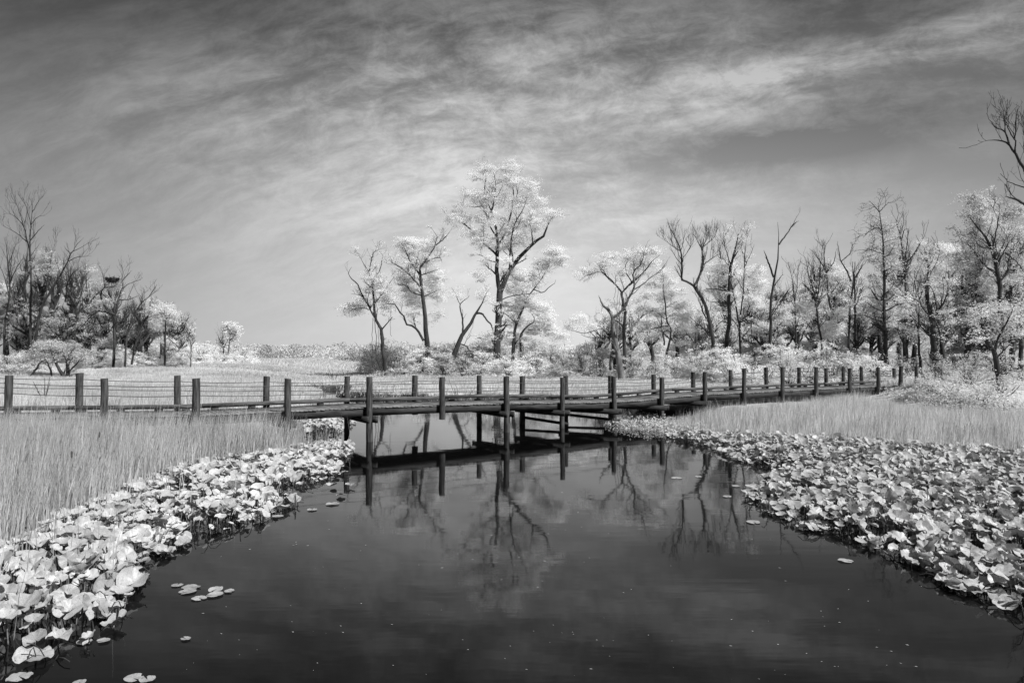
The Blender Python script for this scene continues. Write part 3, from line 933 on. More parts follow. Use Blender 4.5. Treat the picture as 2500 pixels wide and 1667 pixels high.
tree('layered_tree', 'soft white cone shaped tree with drooping layers between the twisted and the forked tree', 68, R7, [
    (18, 6, [(865, 1420), (870, 1290), (900, 1180), (905, 1110), (880, 1080), (865, 980), (860, 900), (850, 840), (845, 740), (840, 660)]),
    (13, 6, [(852, 1230), (845, 1150), (830, 1100), (835, 1000), (850, 930)]),
    (8, 4, [(885, 1090), (850, 1085), (790, 1100), (700, 1120)]),
    (6, 3, [(850, 1010), (780, 970), (700, 1000), (640, 1050)]),
    (6, 3, [(860, 950), (940, 900), (1010, 940)]),
    (6, 3, [(900, 1150), (960, 1180), (1010, 1170)])],
    blobs=[(840, 680, 60, 40, 2.4), (760, 760, 80, 36, 2.4), (890, 750, 90, 36, 2.6), (950, 820, 80, 36, 2.6), (740, 850, 80, 36, 2.2), (850, 870, 90, 40, 2.0), (960, 920, 90, 40, 2.5), (690, 960, 90, 34, 2.0), (820, 990, 90, 38, 2.0), (980, 1020, 90, 40, 2.2), (700, 1080, 80, 36, 1.6),
           (900, 1110, 80, 40, 1.8), (1030, 1110, 70, 40, 1.8), (780, 1170, 80, 40, 1.4), (960, 1220, 80, 40, 1.6), (640, 890, 40, 20, 1.0)], twig=(1.1, 1.5), leafy=0.35, up=0.1)
tree('forked_bare_tree', 'bare tree forking into two fan shaped tops above a curved dark trunk', 64, R7, [
    (34, 18, [(1232, 1420), (1230, 1250), (1215, 1130), (1195, 1030), (1165, 920), (1120, 840), (1080, 780)]),
    (16, 5, [(1082, 780), (1030, 745), (980, 730), (990, 690), (985, 600), (980, 520), (960, 460), (930, 390), (910, 360)]),
    (15, 4, [(1082, 778), (1115, 720), (1140, 630), (1145, 540), (1140, 500), (1160, 450), (1185, 400), (1190, 340)]),
    (7, 3, [(1148, 620), (1200, 580), (1260, 540), (1290, 530)]),
    (5, 2, [(978, 510), (910, 470), (850, 420)]),
    (5, 2, [(1140, 510), (1100, 420), (1070, 380)]),
    (5, 2, [(985, 580), (1030, 520), (1080, 440)]),
    (5, 2, [(985, 500), (1000, 420), (1010, 340)]),
    (5, 2, [(1150, 480), (1200, 440), (1240, 400)]),
    (10, 5, [(1195, 1060), (1150, 980), (1130, 920), (1125, 880)])],
    blobs=[(1215, 1330, 60, 50, 0.8)], twig=(2.8, 1.4), fine=3.0, leafy=0.01, bare_from=3, t0=0.75, up=0.55, spread=0.5,
    vines=[(3, [(1190, 1080), (1175, 1180), (1185, 1280)]), (3, [(1200, 1090), (1215, 1200), (1195, 1320)])])
tree('stout_tree', 'stout dark trunk with a level left limb, right of the forked bare tree', 67, R7, [
    (30, 18, [(1325, 1330), (1330, 1190), (1345, 1090), (1355, 1000), (1345, 900), (1345, 840), (1355, 720), (1365, 600), (1395, 500), (1420, 380)]),
    (9, 3, [(1375, 825), (1300, 810), (1190, 800), (1135, 815)]),
    (8, 4, [(1340, 1060), (1290, 1050), (1245, 1100)]),
    (6, 3, [(1340, 910), (1270, 905), (1190, 900)]),
    (7, 2, [(1365, 620), (1330, 530), (1310, 430), (1325, 370)]),
    (7, 2, [(1380, 560), (1440, 480), (1450, 400)])],
    blobs=[(1250, 640, 70, 50, 2.0), (1340, 620, 70, 45, 2.2), (1300, 720, 90, 50, 1.8), (1400, 700, 70, 50, 2.2), (1250, 830, 80, 60, 1.2), (1400, 860, 80, 50, 2.0)], twig=(1.5, 1.5), leafy=0.10, bare_from=3, t0=0.5, up=0.5)
tree('slender_tree', 'slender elbowed trunk with a bent right branch beside the stout dark trunk', 65, R7, [
    (20, 7, [(1440, 1400), (1437, 1280), (1430, 1180), (1430, 1060), (1410, 1010), (1400, 930), (1385, 850), (1370, 780), (1350, 730)]),
    (9, 4, [(1430, 1060), (1480, 1040), (1520, 1050), (1570, 1080), (1640, 1120)]),
    (9, 3, [(1435, 1000), (1460, 800), (1465, 640), (1470, 500), (1490, 380)]),
    (6, 2, [(1465, 640), (1510, 540), (1540, 460)]),
    (7, 4, [(1520, 1060), (1518, 1150), (1515, 1230)]),
    (6, 3, [(1480, 1040), (1500, 950), (1540, 900)])],
    blobs=[(1480, 700, 70, 50, 1.6), (1560, 660, 60, 50, 2.2), (1570, 760, 80, 60, 2.2), (1500, 900, 90, 40, 2.6), (1580, 920, 80, 40, 2.4), (1470, 1130, 60, 40, 1.0), (1600, 1080, 80, 50, 2.6)], twig=(1.3, 1.4), leafy=0.12, bare_from=3, up=0.5)
tree('tall_snag', 'tall dead snag with an upswept right arm and broken left stub over the right woods', 63, R7, [
    (26, 6, [(1655, 1430), (1662, 1250), (1668, 1100), (1670, 950), (1675, 850), (1690, 750), (1710, 650), (1725, 550), (1728, 450), (1730, 350), (1720, 290)]),
    (11, 3, [(1732, 460), (1790, 380), (1830, 320), (1870, 240)]),
    (6, 3, [(1825, 325), (1850, 300), (1882, 280)]),
    (13, 7, [(1690, 710), (1665, 640), (1640, 570), (1615, 505)]),
    (9, 5, [(1685, 790), (1720, 740), (1760, 690)]),
    (6, 3, [(1675, 1010), (1720, 940), (1790, 850)])],
    twig=(0.35, 0.8), leafy=0.0, bare_from=3, up=0.3, t0=0.5)

# -- right-hand woods
tree('bare_tree', 'thin bare tree with ragged twigs just right of the tall dead snag', 66, R7, [
    (14, 4, [(1865, 1350), (1860, 1170), (1855, 950), (1840, 800), (1830, 700), (1800, 600)]),
    (6, 2, [(1850, 900), (1870, 760), (1880, 620)]), (5, 2, [(1850, 1000), (1800, 900), (1760, 820)])], blobs=[(1830, 1030, 90, 60, 1.8), (1800, 950, 60, 40, 1.2)], twig=(1.6, 1.2), leafy=0.04, bare_from=3, up=0.55)
tree('bare_tree', 'spreading bare tree with a candelabra top left of the paired broken stems', 62, R8, [
    (12, 4, [(245, 1400), (235, 1300), (220, 1200), (200, 1050), (170, 950), (150, 850)]),
    (10, 3, [(300, 1170), (270, 1050), (262, 930), (200, 830), (170, 800)]), (6, 2, [(262, 930), (300, 880), (320, 800)]), (7, 3, [(310, 1180), (345, 1130), (380, 1100)]), (5, 2, [(255, 900), (250, 820), (255, 760)]), (5, 2, [(215, 1080), (230, 900), (210, 800)])],
    blobs=[(160, 1130, 60, 50, 2.4), (330, 950, 55, 50, 2.0), (240, 1020, 50, 50, 1.4), (280, 1250, 70, 60, 2.0)], twig=(1.7, 1.4), leafy=0.05, bare_from=3, up=0.5)
tree('broken_stem_tree', 'paired straight stems with broken tops left of the tall shaggy spire tree', 61, R8, [
    (11, 8, [(385, 1300), (390, 1200), (395, 1100), (410, 980), (405, 870)]),
    (11, 6, [(425, 1300), (420, 1200), (420, 1050), (415, 950), (420, 870)]),
    (8, 3, [(418, 960), (450, 910), (465, 880)]), (7, 3, [(400, 980), (370, 910), (340, 860), (330, 800), (325, 760)]), (5, 2, [(345, 870), (390, 830), (405, 790)])],
    blobs=[(400, 1100, 50, 60, 0.8), (350, 1150, 60, 50, 2.0)], twig=(1.0, 1.2), leafy=0.03, bare_from=3)
tree('spire_tree', 'tall shaggy narrow spire shaped tree rising above the right woods', 56, R8, [
    (20, 5, [(592, 1460), (585, 1300), (578, 1150), (580, 1000), (577, 850), (568, 700), (555, 600), (545, 550)]),
    (6, 2, [(570, 690), (520, 690), (465, 740)]), (4, 2, [(550, 600), (520, 560), (500, 540)]), (4, 2, [(553, 600), (580, 570), (605, 545)]), (4, 2, [(575, 830), (520, 810), (480, 800)])],
    blobs=[(600, 700, 30, 60, 1.8), (540, 760, 50, 60, 0.4), (620, 800, 40, 60, 1.8), (530, 880, 60, 60, 0.6), (620, 900, 50, 50, 1.8), (520, 1000, 60, 60, 0.6), (630, 1030, 50, 50, 1.6), (530, 1120, 60, 50, 1.2), (600, 1180, 70, 50, 2.0)],
    leafmat=M_leaf_mid, twig=(3.6, 1.2), fine=3.2, leafy=0.02, bare_from=3, t0=0.2, up=0.05, spread=0.85)
tree('bare_tree', 'bare tree with three upright forks right of the shaggy spire tree', 58, R8, [
    (16, 5, [(690, 1350), (692, 1220), (700, 1050), (692, 900), (705, 780), (710, 690)]),
    (8, 3, [(692, 900), (670, 750), (650, 650), (660, 610)]), (8, 3, [(700, 890), (760, 800), (790, 740), (780, 720)]), (5, 2, [(672, 760), (690, 700), (712, 690)])],
    blobs=[(700, 1080, 60, 50, 1.3), (660, 1160, 60, 50, 1.8)], twig=(1.3, 1.3), leafy=0.06, bare_from=3, up=0.5)
tree('white_crowned_tree', 'bright white round crown showing behind the dark twin trunked tree', 68, R8, [
    (16, 6, [(930, 1400), (925, 1200), (930, 1000), (935, 880)]), (6, 3, [(930, 1000), (880, 900), (860, 830)]), (6, 3, [(932, 980), (980, 900), (1000, 840)])],
    blobs=[(900, 810, 70, 48, 2.6), (960, 850, 70, 50, 2.8), (980, 930, 70, 50, 2.4), (880, 900, 60, 60, 1.6), (960, 1030, 80, 60, 1.6)], twig=(1.0, 1.4), leafy=0.3)
tree('twin_trunked_tree', 'dark twin trunked tree at the end of the boardwalk', 46, R8, [
    (32, 10, [(890, 1530), (860, 1420), (850, 1300), (835, 1180), (815, 1050), (820, 900), (800, 800)]),
    (20, 8, [(905, 1400), (885, 1250), (870, 1150), (850, 1050), (830, 1000)]),
    (8, 3, [(850, 1300), (800, 1250), (770, 1200), (755, 1120)]), (6, 2, [(830, 1180), (780, 1100), (750, 1000), (745, 920)]), (6, 2, [(870, 1150), (910, 1090), (930, 1000)]), (6, 2, [(822, 950), (870, 870), (885, 800)]), (7, 5, [(815, 1060), (808, 1000), (805, 960)])],
    blobs=[(800, 860, 60, 40, 0.9), (870, 900, 60, 60, 0.9), (790, 980, 50, 60, 0.8), (900, 1010, 50, 50, 0.8)], twig=(2.0, 1.5), leafy=0.12, leafmat=M_leaf_dim, bare_from=3, up=0.4)
tree('thin_tree', 'thin leaning dark stem between the boardwalk end and the twin trunked tree', 47, R8, [
    (14, 6, [(780, 1470), (772, 1380), (765, 1250), (768, 1150), (765, 1100)]), (5, 2, [(765, 1380), (710, 1400), (660, 1440)]), (5, 2, [(768, 1250), (740, 1180), (700, 1150)])],
    blobs=[(730, 1240, 60, 50, 1.0)], twig=(1.6, 1.0), leafy=0.1, bare_from=3)
tree('broad_tree', 'broad spreading tree with many dark limbs filling the far right woods', 50, R8, [
    (26, 12, [(1225, 1250), (1215, 1100), (1210, 980), (1180, 850), (1150, 760), (1100, 700), (1040, 620)]),
    (10, 4, [(1210, 980), (1250, 930), (1290, 850), (1340, 780), (1350, 700)]),
    (9, 3, [(1195, 940), (1120, 880), (1060, 800), (1010, 740)]), (8, 3, [(1180, 860), (1180, 760), (1200, 660), (1210, 560)]),
    (7, 3, [(1160, 790), (1110, 790), (1060, 740)]), (7, 3, [(1200, 900), (1240, 800), (1300, 720)]), (9, 5, [(1080, 1060), (1075, 980), (1080, 850), (1050, 780)]), (7, 3, [(1240, 820), (1300, 870), (1344, 930)]), (6, 3, [(1185, 760), (1140, 680), (1150, 580)])],
    blobs=[(1060, 530, 60, 36, 2.4), (1130, 560, 60, 40, 1.8), (1060, 620, 60, 45, 1.6), (1150, 660, 60, 50, 1.6), (1250, 620, 60, 50, 1.8), (1320, 600, 50, 50, 1.8), (1080, 730, 60, 50, 1.4), (1200, 740, 60, 50, 1.3), (1300, 730, 60, 50, 1.6), (1120, 850, 60, 50, 1.2), (1260, 860, 70, 50, 1.5),
           (1100, 950, 60, 50, 1.4), (1290, 970, 60, 50, 1.6), (1180, 1020, 70, 50, 1.4), (1030, 880, 50, 60, 1.2)], twig=(1.6, 1.6), leafy=0.1, leafmat=M_leaf_mid, bare_from=3, up=0.4)
tree('forked_tree', 'near forked tree with feathery pale leaves rising from the right shrubs', 38, R8, [
    (30, 9, [(1220, 1580), (1195, 1430), (1185, 1380), (1150, 1320), (1120, 1230), (1100, 1150), (1090, 1110)]),
    (12, 4, [(1180, 1370), (1200, 1290), (1250, 1200), (1290, 1110)]), (8, 3, [(1125, 1260), (1060, 1220), (980, 1210)]), (7, 3, [(1195, 1400), (1260, 1330), (1344, 1290)])],
    blobs=[(1160, 1130, 70, 30, 1.9), (1100, 1180, 60, 36, 1.6), (1240, 1190, 70, 34, 1.6), (1200, 1280, 60, 36, 1.1), (1310, 1120, 60, 36, 1.6), (1040, 1280, 60, 40, 1.1), (1310, 1260, 60, 40, 1.2)], leafmat=M_leaf_mid, twig=(1.7, 1.0), leafy=0.16, leafsize=0.06, up=0.3)
tree('overhanging_tree', 'bare black branches reaching in from the upper right edge of the photo', 34, R8, [
    (34, 18, [(1430, 1700), (1425, 1200), (1410, 800), (1400, 600), (1385, 450), (1350, 370)]),
    (14, 3, [(1352, 375), (1300, 290), (1260, 230), (1220, 210), (1150, 210), (1100, 225)]),
    (9, 2, [(1262, 232), (1240, 160), (1180, 130), (1140, 60)]), (8, 2, [(1300, 290), (1295, 200), (1300, 100), (1310, 40)]),
    (15, 8, [(1400, 600), (1344, 555), (1300, 530), (1240, 515)]), (7, 2, [(1390, 480), (1330, 460), (1270, 440), (1215, 390)]), (8, 2, [(1352, 380), (1350, 250), (1340, 120)]), (6, 2, [(1290, 200), (1240, 110), (1210, 40)])],
    twig=(1.5, 1.2), fine=2.6, leafy=0.0, bare_from=3, up=0.35, t0=0.8)

# -- left-hand woods
Zl = 88.0
tree('tall_bare_tree', 'tallest bare tree with an open fan of twigs at the left edge woods', Zl, R5, [
    (20, 4, [(232, 1350), (232, 1150), (235, 980), (240, 800), (235, 650), (228, 500), (235, 350), (245, 200), (245, 110)]),
    (8, 2, [(228, 510), (205, 420), (185, 330), (130, 260), (60, 220), (20, 235)]), (6, 2, [(205, 440), (120, 370), (10, 310)]), (6, 2, [(232, 430), (290, 360), (340, 310)]), (5, 2, [(238, 310), (290, 250), (345, 240)]),
    (5, 2, [(187, 330), (150, 220), (120, 150), (70, 140)]), (5, 2, [(237, 320), (210, 200), (175, 100)]), (4, 2, [(245, 220), (290, 140), (300, 120)]), (5, 2, [(230, 560), (270, 500), (310, 450)]), (4, 2, [(190, 300), (205, 220), (210, 150)])],
    twig=(1.0, 2.0), fine=1.8, leafy=0.0, bare_from=3, up=0.5, t0=0.6, spread=0.45)
tree('leaning_bare_tree', 'bare tree leaning right with a twiggy fan top, in the left woods', Zl - 4, R5, [
    (22, 4, [(250, 1300), (290, 1080), (320, 930), (370, 850), (420, 760), (480, 660), (520, 590), (550, 520), (610, 490), (690, 440)]),
    (5, 2, [(545, 530), (510, 500), (490, 470)]), (6, 2, [(525, 590), (600, 555), (700, 550)]), (9, 3, [(500, 900), (510, 830), (520, 750), (560, 680), (640, 620)]), (6, 2, [(350, 880), (400, 520), (440, 430)]), (5, 2, [(550, 525), (590, 460), (640, 410)])],
    blobs=[(350, 560, 70, 45, 1.8), (400, 640, 80, 60, 1.4), (300, 640, 50, 60, 1.2)], twig=(1.0, 2.0), fine=1.9, leafy=0.03, leafmat=M_leaf_mid, bare_from=3, up=0.5, t0=0.5, spread=0.5)
nest_tree = tree('nest_tree', 'dark tangled tree holding a big stick nest in the left woods', Zl - 6, R5, [
    (20, 5, [(870, 1380), (875, 1200), (880, 1090), (890, 950), (915, 850), (940, 780), (930, 700), (950, 660)]),
    (12, 6, [(880, 1000), (820, 960), (770, 850), (800, 790), (830, 760)]), (8, 4, [(880, 885), (990, 880), (1060, 850)]), (9, 4, [(885, 1000), (790, 975), (720, 990), (560, 1160)]), (7, 3, [(800, 790), (870, 785), (900, 760)]), (6, 2, [(935, 800), (990, 760), (1080, 730)]),
    (6, 2, [(800, 790), (790, 700), (770, 660)]), (6, 3, [(880, 1000), (980, 1050), (1060, 1000)]), (8, 4, [(880, 1100), (950, 1180), (1000, 1250)]), (5, 2, [(935, 740), (980, 690), (1010, 660)])],
    blobs=[(800, 900, 60, 36, 1.8), (870, 790, 60, 25, 1.2), (740, 780, 50, 45, 2.0), (700, 660, 45, 25, 1.6)], twig=(1.3, 1.5), leafy=0.06, leafmat=M_leaf_mid, bare_from=3, up=0.5)
tree('arching_tree', 'pair of thin trunks arching right under a feathery bare top in the left woods', Zl - 8, R5, [
    (15, 4, [(960, 1350), (970, 1180), (990, 1090), (1030, 990), (1090, 900), (1140, 860), (1220, 800)]),
    (14, 4, [(1008, 1380), (1030, 1250), (1060, 1150), (1080, 1080), (1130, 1020), (1200, 1010)]), (5, 2, [(1140, 860), (1180, 800), (1200, 770)]), (5, 2, [(1090, 900), (1090, 840), (1100, 820)]), (5, 2, [(1000, 1080), (1010, 980), (1050, 920)])],
    blobs=[(1120, 960, 50, 36, 1.0)], twig=(1.4, 1.5), leafy=0.04, leafmat=M_leaf_mid, bare_from=3, up=0.4)
tree('pale_round_tree', 'pale round headed tree at the right end of the left woods', Zl - 4, R5, [
    (18, 8, [(1262, 1370), (1265, 1200), (1270, 1050), (1272, 980)]), (6, 2, [(1270, 1190), (1350, 1110), (1420, 1040)]), (6, 3, [(1290, 1180), (1350, 1230), (1390, 1290)]), (5, 2, [(1270, 1040), (1220, 980)]), (5, 2, [(1270, 1040), (1320, 970)])],
    blobs=[(1270, 960, 80, 50, 2.8), (1220, 980, 60, 40, 2.2), (1310, 1010, 55, 50, 2.0), (1200, 1080, 60, 60, 1.2), (1300, 1210, 60, 60, 1.2), (1250, 1090, 60, 50, 1.2)], twig=(1.3, 1.4), leafy=0.12, bare_from=3)
tree('sapling', 'small thin bare sapling standing alone right of the left woods', 84, R5, [
    (9, 3, [(1458, 1400), (1462, 1300), (1465, 1250), (1475, 1180)]), (4, 2, [(1465, 1260), (1455, 1190)]), (4, 2, [(1470, 1230), (1500, 1190)])], blobs=[(1480, 1220, 40, 36, 0.8)], twig=(2.4, 1.0), leafy=0.04, bare_from=3)
tree('plume_topped_tree', 'small tree with a bright plume of leaves alone above the far tree line', 105, R5, [
    (8, 4, [(1745, 1350), (1750, 1280), (1760, 1180), (1768, 1120)]), (4, 2, [(1758, 1200), (1800, 1150), (1815, 1120)])],
    blobs=[(1762, 1072, 34, 18, 3.0), (1790, 1100, 36, 22, 2.4), (1738, 1112, 30, 20, 2.0), (1772, 1128, 40, 20, 2.0), (1805, 1150, 30, 20, 1.8), (1780, 1185, 34, 16, 1.0)], twig=(1.5, 1.4), leafy=0.2, leafsize=0.12)
tree('bare_tree', 'small twiggy grey tree left of the bright plumed tree', 106, R5, [
    (10, 3, [(1710, 1350), (1712, 1280), (1710, 1220), (1700, 1130)]), (5, 2, [(1711, 1250), (1680, 1180), (1665, 1150)]), (5, 2, [(1711, 1260), (1740, 1200), (1745, 1160)])], twig=(2.2, 1.8), leafy=0.03, bare_from=3, leafsize=0.12)
tree('sprawling_tree', 'low sprawling many stemmed pale tree at the near edge of the left woods', 70, R5, [
    (30, 10, [(520, 1500), (520, 1420), (525, 1330), (570, 1250)]), (26, 8, [(500, 1490), (450, 1410), (410, 1330), (380, 1260)]), (18, 7, [(230, 1480), (300, 1380), (350, 1320)]), (14, 6, [(395, 1470), (380, 1400), (330, 1300)]), (12, 5, [(510, 1450), (600, 1360), (650, 1300)])],
    blobs=[(340, 1230, 80, 36, 3.2), (430, 1240, 70, 40, 3.0), (260, 1300, 70, 50, 2.4), (380, 1320, 80, 50, 2.0), (480, 1310, 60, 60, 2.0), (590, 1320, 60, 50, 2.0), (640, 1380, 45, 50, 1.8), (560, 1400, 50, 40, 1.2), (150, 1330, 70, 50, 1.8)], leafmat=M_leaf_mid, twig=(1.4, 1.2), leafy=0.25)
tree('edge_tree', 'twiggy grey tree at the extreme left edge of the photo', Zl + 3, R5, [
    (18, 4, [(30, 1350), (40, 1050), (68, 900), (75, 750), (60, 600), (50, 480), (30, 400)]), (6, 2, [(75, 760), (120, 650), (180, 560)]), (6, 2, [(72, 850), (30, 700), (-20, 600)]), (5, 2, [(62, 620), (100, 520), (130, 440)]), (5, 2, [(75, 700), (90, 560), (100, 480)])],
    twig=(1.3, 2.0), fine=1.8, leafy=0.02, bare_from=3, up=0.5)
tree('edge_tree', 'thicker forked twiggy tree between the left edge tree and the tallest bare one', Zl + 5, R5, [
    (14, 4, [(130, 1350), (125, 1100), (125, 950), (150, 800), (180, 700)]), (6, 2, [(127, 900), (160, 780), (220, 720)]), (6, 2, [(125, 950), (80, 780), (100, 640)])],
    blobs=[(60, 800, 60, 50, 1.6), (30, 900, 60, 60, 1.4)], twig=(1.5, 1.8), leafy=0.06, bare_from=3, up=0.5)

# the stick nest: rests in its tree, a thing of its own
nc = at(*R5((860, 732)), Zl - 6.3)
m = MB()
nst = 320
th = rng.uniform(0, 2 * math.pi, nst); rad = rng.uniform(0.1, 1.0, nst) ** 0.5
cx = np.column_stack([np.cos(th) * rad * 0.72, np.sin(th) * rad * 0.62, (rad ** 2 - 0.9) * 0.42 + rng.uniform(0, 1, nst) * (1.0 - rad * 0.5) * 0.45])
dr = np.column_stack([-np.sin(th), np.cos(th), rng.normal(0, 0.3, nst)]) + rng.normal(0, 0.35, (nst, 3)); dr /= np.linalg.norm(dr, axis=1, keepdims=True)
Ls = rng.uniform(0.12, 0.42, nst)[:, None]
Pn = np.stack([cx - dr * Ls, cx, cx + dr * Ls], 1) + np.array(nc)
m.tubes(Pn, np.full((nst, 3), 0.022), 4)
o = m.build('stick_nest', M_nest, None, np.array(nc)); tag(o, 'big dark stick nest lodged high in the tangled tree of the left woods', 'nest')

# -- background wood trees: x, y of foliage top, width px, distance, density, bare share, label
def wood_tree(x, ytop, wpx, Y, den, bare, label, ybase=None, name='wood_tree', mat=None, group=None):
    ybase = ybase or (HOR + F * (H - 1.0) / Y)
    ls = [(11, 3, [(x + rng.normal(0, 3), ybase), (x + rng.normal(0, 5), ybase * 0.6 + ytop * 0.4), (x + rng.normal(0, 6), ybase * 0.3 + ytop * 0.7), (x + rng.normal(0, 8), ytop + 4)])]
    h = ybase - ytop
    for k in range(5):
        t = rng.uniform(0.35, 0.75); y0 = ybase - h * t; s_ = (-1) ** k
        ls.append((5, 1.5, [(x, y0), (x + s_ * wpx * 0.18, y0 - h * 0.1), (x + s_ * wpx * rng.uniform(0.25, 0.45), y0 - h * rng.uniform(0.15, 0.26))]))
    bl = []
    nb = max(4, int(h * wpx / 2600))
    for k in range(nb):
        t = rng.uniform(0.12, 0.92)
        yy = ybase - h * t; ww = wpx * 0.5 * math.sin(math.pi * min(0.95, t * 0.75 + 0.2))
        bl.append((x + rng.uniform(-1, 1) * ww, yy, rng.uniform(16, 27), rng.uniform(10, 17), den))
    return tree(name, label, Y, RS, ls, blobs=bl, twig=(2.0 + bare, 1.7), fine=2.8, leafy=0.18 * (1 - bare), bare_from=3,
                leafmat=mat or M_leaf, up=0.45, leafsize=0.072, group=group)


WOOD = [
    # left woods, behind
    (20, 690, 90, 96, 2.4, 0.2, 'pale leafy tree low behind the extreme left edge tree'),
    (100, 640, 80, 98, 2.0, 0.3, 'pale leafy tree behind the tallest bare tree'),
    (165, 655, 90, 96, 2.2, 0.2, 'white leafy tree behind the right leaning bare trunk'),
    (215, 665, 80, 97, 2.2, 0.2, 'bright leafy tree right of the leaning bare trunk'),
    (70, 760, 90, 90, 1.8, 0.3, 'dim leafy tree filling the low middle of the left woods'),
    (255, 740, 80, 94, 1.8, 0.4, 'leafy tree directly behind the nest tree'),
    (310, 760, 80, 95, 1.5, 0.6, 'thin leafy tree behind the arching pair of trunks'),
    (360, 750, 70, 96, 1.8, 0.4, 'leafy tree between the arching trunks and the pale round head'),
    (150, 770, 100, 88, 2.0, 0.2, 'leafy tree over the low sprawling tree'),
    (425, 800, 50, 98, 1.5, 0.6, 'thin tree at the sloping right end of the left woods'),
    (60, 600, 70, 93, 0.6, 1.0, 'grey bare twiggy tree between the edge tree and the tallest bare tree'),
    (130, 610, 80, 95, 0.6, 1.0, 'grey bare twiggy tree under the leaning bare fan'),
    (185, 650, 70, 90, 0.6, 1.0, 'grey bare twiggy tree left of the stick nest'),
    (285, 690, 80, 90, 0.6, 1.0, 'grey bare twiggy tree right of the stick nest'),
    (345, 735, 70, 89, 0.6, 1.0, 'grey bare twiggy tree right of the arching trunks'),
    (395, 745, 70, 92, 2.0, 0.3, 'leafy tree behind the pale round headed tree'),
    (445, 800, 60, 95, 2.2, 0.2, 'low white leafy tree left of the lone sapling'),
    (335, 790, 80, 93, 2.0, 0.2, 'low leafy tree behind the arching trunks feet'),
    # right woods, behind
    (1475, 770, 60, 78, 2.0, 0.3, 'small white tree behind the flat crowned tree'),
    (1680, 770, 80, 80, 2.2, 0.2, 'small white tree behind the curved forked trunk'),
    (1770, 600, 70, 80, 0.9, 0.9, 'grey twiggy tree behind the stout dark trunk'),
    (1815, 700, 90, 78, 2.6, 0.1, 'white leafy tree behind the elbowed slender trunk'),
    (1860, 760, 80, 74, 2.6, 0.1, 'white leafy tree behind the tall dead snag'),
    (1900, 690, 80, 80, 2.0, 0.5, 'pale tree with bare tips right of the tall dead snag'),
    (1945, 720, 80, 76, 2.6, 0.1, 'white leafy tree left of the candelabra topped bare tree'),
    (1990, 640, 80, 82, 1.6, 0.7, 'bare topped tree behind the candelabra topped bare tree'),
    (2035, 660, 80, 80, 2.2, 0.3, 'leafy tree behind the paired broken stems'),
    (2080, 690, 80, 76, 2.2, 0.2, 'leafy tree between the broken stems and the spire tree'),
    (2150, 640, 80, 74, 2.2, 0.3, 'leafy tree directly right of the spire tree'),
    (2195, 600, 70, 78, 1.0, 0.9, 'bare twiggy tree behind the three forked bare tree'),
    (2225, 680, 80, 66, 1.8, 0.3, 'leafy tree behind the left trunk of the twin trunked tree'),
    (2340, 640, 80, 66, 1.8, 0.3, 'leafy tree between the white round crown and the broad tree'),
    (2300, 740, 90, 60, 1.6, 0.3, 'leafy tree low behind the twin trunked tree'),
    (2400, 700, 100, 60, 1.8, 0.2, 'leafy tree low behind the broad spreading tree'),
    (2470, 560, 100, 58, 1.6, 0.4, 'tall leafy tree at the right edge of the photo'),
    (2380, 520, 70, 64, 1.4, 0.6, 'tall tree with bare tips behind the broad spreading tree'),
    (2490, 740, 90, 46, 1.5, 0.2, 'leafy tree low at the right edge below the overhanging branches'),
]
for i, x in enumerate(range(1500, 2520, 48)):
    WOOD.append((x + rng.normal(0, 10), 775 + rng.normal(0, 22) - (30 if x > 1900 else 0), 75, 70 + rng.uniform(0, 8) - (x > 2200) * 14, 2.2, 0.2, 'low pale leafy tree in the tangled back row of the right woods', 'R'))
for i, x in enumerate(range(0, 470, 50)):
    WOOD.append((x + rng.normal(0, 10), 790 + rng.normal(0, 16), 70, 92 + rng.uniform(0, 8), 2.0, 0.2, 'low pale leafy tree in the tangled back row of the left woods', 'L'))
for x, yt, w_, Y, den, bare, lab, *gg in WOOD:
    wood_tree(x, yt, w_, Y, den * (0.8 if x < 400 else 1), bare, lab, mat=M_leaf_mid if (x < 380 or x > 2080 or (x > 1840 and rng.random() < 0.45)) else M_leaf, group=('low trees of the back row of the ' + {'R': 'right', 'L': 'left'}[gg[0]] + ' woods') if gg else None)


